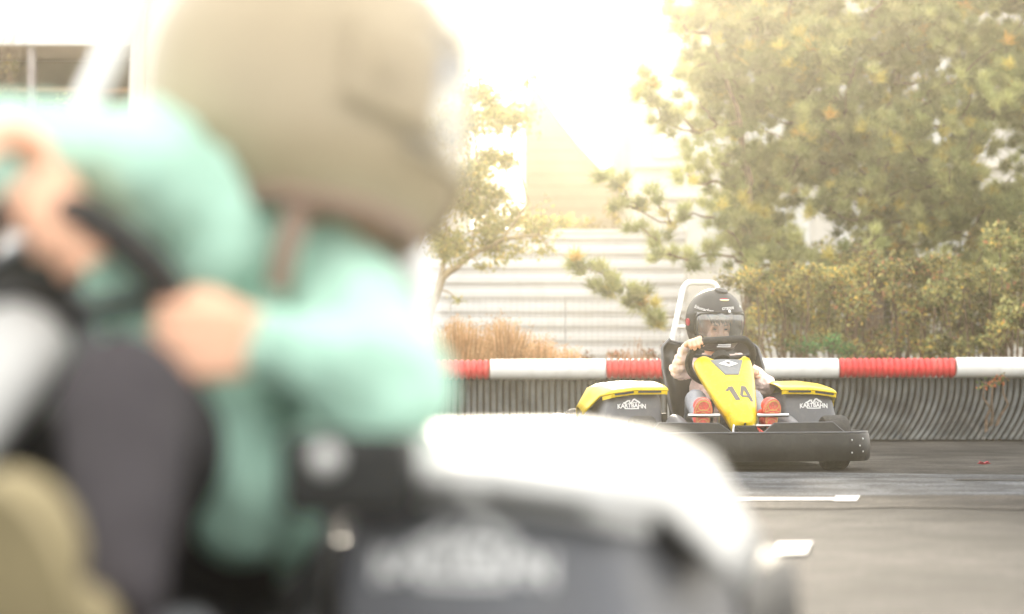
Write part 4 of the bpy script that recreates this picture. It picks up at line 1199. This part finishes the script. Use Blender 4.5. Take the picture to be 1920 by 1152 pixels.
left_cl = [(1290, 60, 34, 38, 20.8), (1335, 40, 40, 40, 20.9), (1345, 150, 40, 40, 20.9), (1280, 140, 26, 24, 20.8), (1240, 225, 26, 20, 20.7), (1310, 250, 34, 26, 20.8), (1345, 340, 40, 34, 20.8), (1390, 400, 44, 34, 20.8), (1290, 330, 24, 18, 20.6), (1215, 170, 20, 24, 20.6), (1262, 22, 20, 26, 20.8), (1320, 120, 38, 34, 20.8), (1212, 150, 13, 22, 20.6), (1203, 180, 14, 16, 20.6), (1232, 196, 24, 20, 20.6), (1268, 205, 34, 24, 20.7),
           (1312, 190, 40, 32, 20.9), (1345, 235, 42, 34, 20.9), (1268, 238, 26, 18, 20.7), (1320, 285, 40, 34, 20.6), (1365, 310, 44, 40, 20.7), (1400, 270, 44, 36, 21.0), (1395, 350, 40, 34, 20.9),
           (1132, 328, 15, 12, 20.3), (1168, 352, 24, 18, 20.3), (1160, 382, 20, 20, 20.3), (1195, 392, 26, 20, 20.4), (1226, 362, 16, 20, 20.4), (1200, 425, 34, 20, 20.3), (1232, 452, 30, 16, 20.3), (1262, 420, 30, 22, 20.5),
           (1258, 478, 30, 18, 20.3), (1232, 474, 18, 12, 20.2), (1300, 400, 34, 18, 20.5), (1338, 408, 42, 26, 20.4), (1375, 440, 44, 34, 20.5), (1330, 478, 34, 26, 20.4), (1400, 492, 50, 34, 20.6), (1290, 488, 24, 15, 20.2),
           (1102, 505, 17, 14, 19.8), (1080, 490, 9, 13, 19.8), (1132, 512, 26, 16, 19.8), (1145, 545, 24, 18, 19.8), (1118, 538, 18, 12, 19.8), (1172, 535, 22, 18, 19.8), (1196, 548, 22, 18, 19.8), (1212, 572, 22, 15, 19.8), (1188, 566, 18, 12, 19.8), (1232, 598, 10, 13, 19.8), (1228, 608, 10, 6, 19.8),
           (1450, 540, 60, 40, 20.4), (1500, 500, 60, 34, 20.6), (1420, 590, 40, 40, 20.5)]
pine('thinner pine whose low branches reach left over the white ribbed wall',
     [(1405, 693, 20.8, .06), (1404, 420, 20.8, .045), (1404, 340, 20.8, .035), (1380, 200, 20.8, .022), (1330, 60, 20.8, .012)], left_cl, 150)
mid = fill(1560, 1760, 430, 560, 9, 26, 44, 19.9, 20.5, None, 5)
pine('young blue green pine low among the bushes right of the child',
     [(1600, 693, 20.2, .03), (1600, 560, 20.2, .02), (1610, 470, 20.2, .012)], [(1575, 520, 60, 34, 19.9), (1530, 560, 50, 30, 19.9), (1600, 470, 50, 30, 20.1), (1490, 585, 34, 22, 19.8), (1640, 450, 40, 26, 20.2)], 80)

def bush(label, cl, pal, w, size, dens, name='bush', stems=True, Yroot=None, group=None, trunk_m=None, cat='bush'):
    cx = sum(c[0] for c in cl) / len(cl); cy = Yroot or sum(c[4] for c in cl) / len(cl)
    base = P(cx, 693, cy); base.z = 0
    root = empty(name, base); tag(root, label, cat, group)
    cents = []; m = MB()
    for (px, py, rx, ry, Y) in cl:
        c = P(px, py, Y); s = Y / F_PX; RX, RZ = rx * s, ry * s; RY = max(.1, .7 * (RX + RZ) / 2)
        n = int(dens * PI * RX * RZ * (1 + 2 * RY))
        d = rng.normal(size=(n, 3)); d /= np.linalg.norm(d, axis=1, keepdims=True)
        rad = rng.uniform(0, 1, (n, 1)) ** .5
        p = np.array(c)[None] + d * rad * np.array([RX, RY, RZ])[None]
        # sprigs: pull leaves toward random twigs for clumps and gaps
        nt_ = max(4, n // 26); ti = rng.integers(0, n, nt_); tips = p[ti]
        own = rng.integers(0, nt_, n); p = p * .42 + tips[own] * .58 + rng.normal(size=(n, 3)) * size * .5
        p = p[p[:, 2] > .02]
        cents.append(p)
        b0 = base.lerp(Vector((c.x, c.y, 0)), .7); b0.z = 0
        m.tube(curve_pts(b0, c, 6, 0, .02), [.014 * (1 - .13 * i) for i in range(6)], 5)
        for t in tips[:: max(1, nt_ // 14)]:
            m.tube([c, (Vector(t) + c) / 2 + Vector((0, 0, -.01)), Vector(t)], [.006, .004, .002], 4, cap=False)
    p = np.concatenate(cents)
    tint = np.array([1 + 1.25 * mnoise.noise(Vector(q_) * 4.5) for q_ in p]).clip(.35, 1.8)[:, None]
    v, f, c = leaf_cloud(p, size, pick(pal, len(p), w) * tint)
    child_of(npmesh('foliage', v, f, M['leaf'], None, c), root)
    child_of(m.build('stems', trunk_m or M['bark']), root)
    return root
OLIVE = [(.24, .25, .11), (.33, .31, .13), (.44, .38, .15), (.56, .40, .11), (.14, .17, .08), (.44, .22, .12)]
bush('tall olive and orange leaved shrub at the right edge of the photo',
     fill(1730, 2050, 420, 660, 34, 36, 60, 18.6, 19.6, lambda x, y: y > np.interp(x, [1730, 1800, 1880, 1960], [560, 470, 400, 430]), 8), OLIVE, [.38, .32, .16, .05, .07, .02], .046, 1700)
bush('rust and yellow leaved shrub behind the barrier, between child and right-hand shrub',
     fill(1590, 1790, 480, 660, 22, 34, 56, 18.9, 19.8, None, 9), OLIVE, [.28, .20, .22, .07, .10, .13], .040, 2000)
bush('yellowing shrub directly behind the child in the black helmet',
     fill(1385, 1600, 500, 665, 26, 30, 52, 19.0, 19.9, None, 10), OLIVE, [.24, .26, .28, .12, .08, .02], .036, 2300)
bush('low dark green bush just over the barrier',
     [(1510, 650, 45, 28, 18.2), (1560, 645, 50, 26, 18.2), (1595, 658, 34, 20, 18.2)], [(.09, .19, .07), (.13, .26, .10)], [.5, .5], .022, 6000)
bush('dense olive hedge behind the pine trunks',
     fill(1440, 2060, 350, 640, 80, 46, 76, 22.8, 24.0, lambda x, y: not (1450 < x < 1640 and y < 480) and y > 430 + 70 * math.sin(x / 66), 12), OLIVE, [.33, .25, .12, .06, .22, .02], .045, 1300, name='hedge', cat='hedge')
bush('low reddish brown shrubs at the foot of the ribbed wall left of the child',
     [(1105, 672, 40, 16, 18.6), (1160, 668, 40, 18, 18.7), (1215, 665, 34, 20, 18.6), (1250, 655, 26, 24, 18.8), (1010, 668, 60, 18, 18.7), (1320, 660, 50, 24, 18.9), (1370, 650, 40, 30, 18.9)],
     [(.30, .12, .07), (.20, .11, .06), (.40, .16, .08), (.12, .12, .05)], [.3, .3, .2, .2], .022, 3600)
bush('small orange and green plant hanging over the white pipe at right',
     [(1862, 718, 24, 10, 16.74), (1846, 722, 12, 8, 16.74), (1880, 712, 14, 14, 16.78)], [(.10, .15, .04), (.50, .14, .05), (.28, .20, .06)], [.45, .35, .2], .026, 4200, name='trackside_plant', Yroot=17.2, cat='plant')
# pale broadleaf tree left of the centre
BT = P(792, 693, 21.0); BT.z = 0
def stem(m, pts, r0, r1):
    q = [P(*p) for p in pts]; q[0].z = min(q[0].z, 10); n = len(q)
    d = []
    for i in range(n - 1):
        for k in range(4): d.append(q[i].lerp(q[i + 1], k / 4) + Vector((rnd.gauss(0, .006), 0, rnd.gauss(0, .006))))
    d.append(q[-1]); N = len(d); m.tube(d, [r0 + (r1 - r0) * i / (N - 1) for i in range(N)], 8)
tree = empty('birch_tree', BT); tag(tree, 'slender autumn tree with pale forked stems left of the ribbed wall, beside the mint jacket', 'tree')
m = MB()
stem(m, [(796, 700, 21), (800, 600, 21), (830, 520, 21), (880, 480, 21), (940, 450, 21), (1010, 440, 21)], .045, .012)
stem(m, [(798, 610, 21), (815, 560, 21), (838, 470, 21), (835, 420, 21)], .03, .012)
stem(m, [(760, 700, 21), (762, 500, 21), (800, 410, 21), (840, 330, 21), (855, 250, 21)], .035, .010)
stem(m, [(764, 510, 21), (770, 430, 21), (772, 330, 21)], .022, .008)
stem(m, [(940, 450, 21), (990, 380, 21), (960, 260, 21)], .014, .006)
stem(m, [(880, 480, 21), (900, 380, 21), (890, 240, 21)], .014, .006)
bpts = [Vector(q) for q in m.v[::9]]; stems_mb = m
cl = fill(740, 1010, 150, 470, 60, 26, 44, 20.5, 21.6, lambda x, y: x < np.interp(y, [150, 230, 330, 400, 470], [960, 975, 960, 1000, 1010]) and y > np.interp(x, [740, 860, 900, 1000], [180, 185, 165, 155]), 21)
cl += [(985, 160, 12, 16, 21), (998, 142, 6, 12, 21), (1020, 425, 30, 16, 21), (1050, 415, 24, 12, 21), (970, 470, 30, 12, 21), (900, 500, 26, 10, 21), (1030, 472, 26, 9, 21), (780, 560, 24, 14, 21), (855, 560, 16, 8, 21)]
cents = []; m = MB()
for (px, py, rx, ry, Y) in cl:
    c = P(px, py, Y); nb_ = min(bpts, key=lambda q: (q - c).length); stems_mb.tube([nb_, (nb_ + c) / 2 + Vector((0, .01, .02)), c], [.009, .007, .005], 5); bpts.append(c)
    s = Y / F_PX; n = int(4200 * PI * rx * ry * s * s)
    d = rng.normal(size=(n, 3)) * .55 * np.array([rx * s, .14, ry * s]); p = np.array(c)[None] + d
    nt_ = max(3, n // 14); tips = p[rng.integers(0, n, nt_)]; own = rng.integers(0, nt_, n)
    p = p * .4 + tips[own] * .6 + rng.normal(size=(n, 3)) * .018; cents.append(p)
    for t in tips[::3]: stems_mb.tube([c, Vector(t)], [.005, .002], 4, cap=False)
p = np.concatenate(cents)
v, f, c = leaf_cloud(p, .042, pick([(.40, .38, .16), (.50, .46, .20), (.30, .31, .14), (.62, .50, .18)], len(p), [.35, .25, .25, .15]))
child_of(npmesh('crown', v, f, M['leaf'], None, c), tree)
child_of(stems_mb.build('trunk', M['bark_lt'], None, smooth=True, sharp=0), tree)
# twiggy tree at the far left
tw = bush('bare twiggy shrub in front of the dark porch at the far left', fill(-90, 55, 95, 260, 12, 22, 40, 25, 26, None, 31), [(.28, .24, .10), (.20, .18, .08), (.40, .30, .10)], [.4, .4, .2], .04, 700, name='twiggy_shrub')
m = MB()
for k in range(26):
    a = P(rnd.uniform(-80, 40), 190, 25.5); b_ = P(rnd.uniform(-90, 75), rnd.uniform(55, 130), 25.5); m.tube(curve_pts(a, b_, 5, 0, .02), [.008, .006, .005, .003, .0015], 4, cap=False)
child_of(m.build('branches', M['bark']), tw)
bush('ivy covered bank behind the near driver, left side', fill(-60, 700, 200, 660, 40, 50, 80, 23.5, 25, lambda x, y: y > 160 + .25 * x, 33), OLIVE, [.33, .25, .14, .06, .2, .02], .045, 900, name='shrub_bank')
# low shrubs behind the ribbed wall (autumn colours)
bush('yellowish shrub peeking over the top of the ribbed wall', [(1060, 415, 40, 20, 27), (1110, 420, 40, 16, 27), (1000, 420, 50, 20, 27), (1150, 400, 24, 26, 27)], [(.48, .38, .10), (.34, .30, .12), (.5, .3, .12)], [.4, .4, .2], .05, 1300, name='wall_shrub')

# dry ornamental grass
def grass(px, py_top, half, n, Y, label, pal):
    base = P(px, 693, Y); base.z = .02
    top = P(px, py_top, Y).z; hw = half / F_PX * Y
    u = rng.uniform(-1, 1, n); r_ = rng.normal(size=(n, 2)) * .3
    b = np.stack([base.x + (u * .55) * hw, base.y + r_[:, 0] * .6 * hw, np.full(n, .02)], 1)
    hgt = top * rng.uniform(.45, 1.05, n) * (1 - .35 * u * u)
    t = np.stack([b[:, 0] + u * hw * .42 + rng.normal(size=n) * hw * .14, b[:, 1] + r_[:, 1] * hw * .8, hgt], 1)
    mid_ = (b + t) / 2; mid_[:, 2] = hgt * .62; mid_[:, 0] = b[:, 0] * .65 + t[:, 0] * .35
    w = .0035
    sx = np.array([w, 0, 0])[None]
    v = np.stack([b - sx, b + sx, mid_ + sx * .8, mid_ - sx * .8, t + sx * .3, t - sx * .3], 1).reshape(-1, 3)
    i = np.arange(n)[:, None] * 6
    f = np.concatenate([i + np.array([[0, 1, 2, 3]]), i + np.array([[3, 2, 4, 5]])])
    c = np.repeat((pick(pal, n) * rng.uniform(.7, 1.25, (n, 1)))[:, None], 6, 1).reshape(-1, 3)
    o = npmesh('grass_clump', v, f, M['drygrass'], None, c)
    for vv in (0,): pass
    root = empty('dry_grass_clump', (base.x, base.y, 0)); tag(root, label, 'ornamental grass', 'dry orange grass clumps'); child_of(o, root)
    # feathery seed heads
    k = rng.integers(0, n, n // 3); cen = t[k]
    v, f, c = leaf_cloud(np.repeat(cen, 5, 0) + rng.normal(size=(len(cen) * 5, 3)) * np.array([.014, .014, .03]), .016, pick(pal, len(cen) * 5))
    child_of(npmesh('seed_heads', v, f, M['drygrass'], None, c), root)
GP = [(.66, .42, .22), (.56, .34, .17), (.74, .52, .30), (.42, .26, .13)]
grass(862, 606, 66, 2600, 18.2, 'tallest dry orange grass clump, touching the mint sleeve', GP)
grass(945, 606, 70, 2600, 18.4, 'wide dry orange grass clump above the white pipe', GP)
grass(1015, 640, 50, 1500, 18.3, 'middle-height dry grass clump, third from the mint sleeve', GP)
grass(1068, 655, 36, 900, 18.2, 'lowest dry grass clump beside the reddish shrubs', GP)
grass(1190, 645, 40, 260, 18.3, 'sparse upright brown stalks left of the black seat', [(.34, .16, .09), (.45, .25, .12)])
# fallen leaf
p0 = gp(1845, 876)
m = MB(); ctr = Vector((p0[0], p0[1], .012)); pts = []
for k in range(16):
    a = 2 * PI * k / 16; r = .028 * (1 if k % 2 == 0 else .55); pts.append(ctr + Vector((r * math.cos(a) * 1.2, r * math.sin(a), .006 + .012 * math.sin(a * 2) ** 2)))
m.add([ctr] + pts, [(0, 1 + k, 1 + (k + 1) % 16) for k in range(16)])
tag(m.build('fallen_leaf', M['red_badge'], None, solid=.001), 'single dark red leaf lying on the asphalt right of the yellow kart', 'leaf')

# ------------------------------------------------------------------ haze
hz = MB(); wbox(hz, -30, 30, -6, 60, -1, 13)  # haze box added to imitate veiling glare around the sun
hm = bpy.data.materials.new('haze'); hm.use_nodes = True; nt = hm.node_tree
nt.nodes.remove(nt.nodes['Principled BSDF'])
pv = nt.nodes.new('ShaderNodeVolumePrincipled'); pv.inputs['Density'].default_value = HAZE_D
pv.inputs['Anisotropy'].default_value = HAZE_G; pv.inputs['Color'].default_value = (*AIR, 1)
nt.links.new(pv.outputs[0], nt.nodes['Material Output'].inputs['Volume'])
o = hz.build('haze', hm); tag(o, 'added warm haze standing in for lens flare over the track', 'haze', kind='stuff')
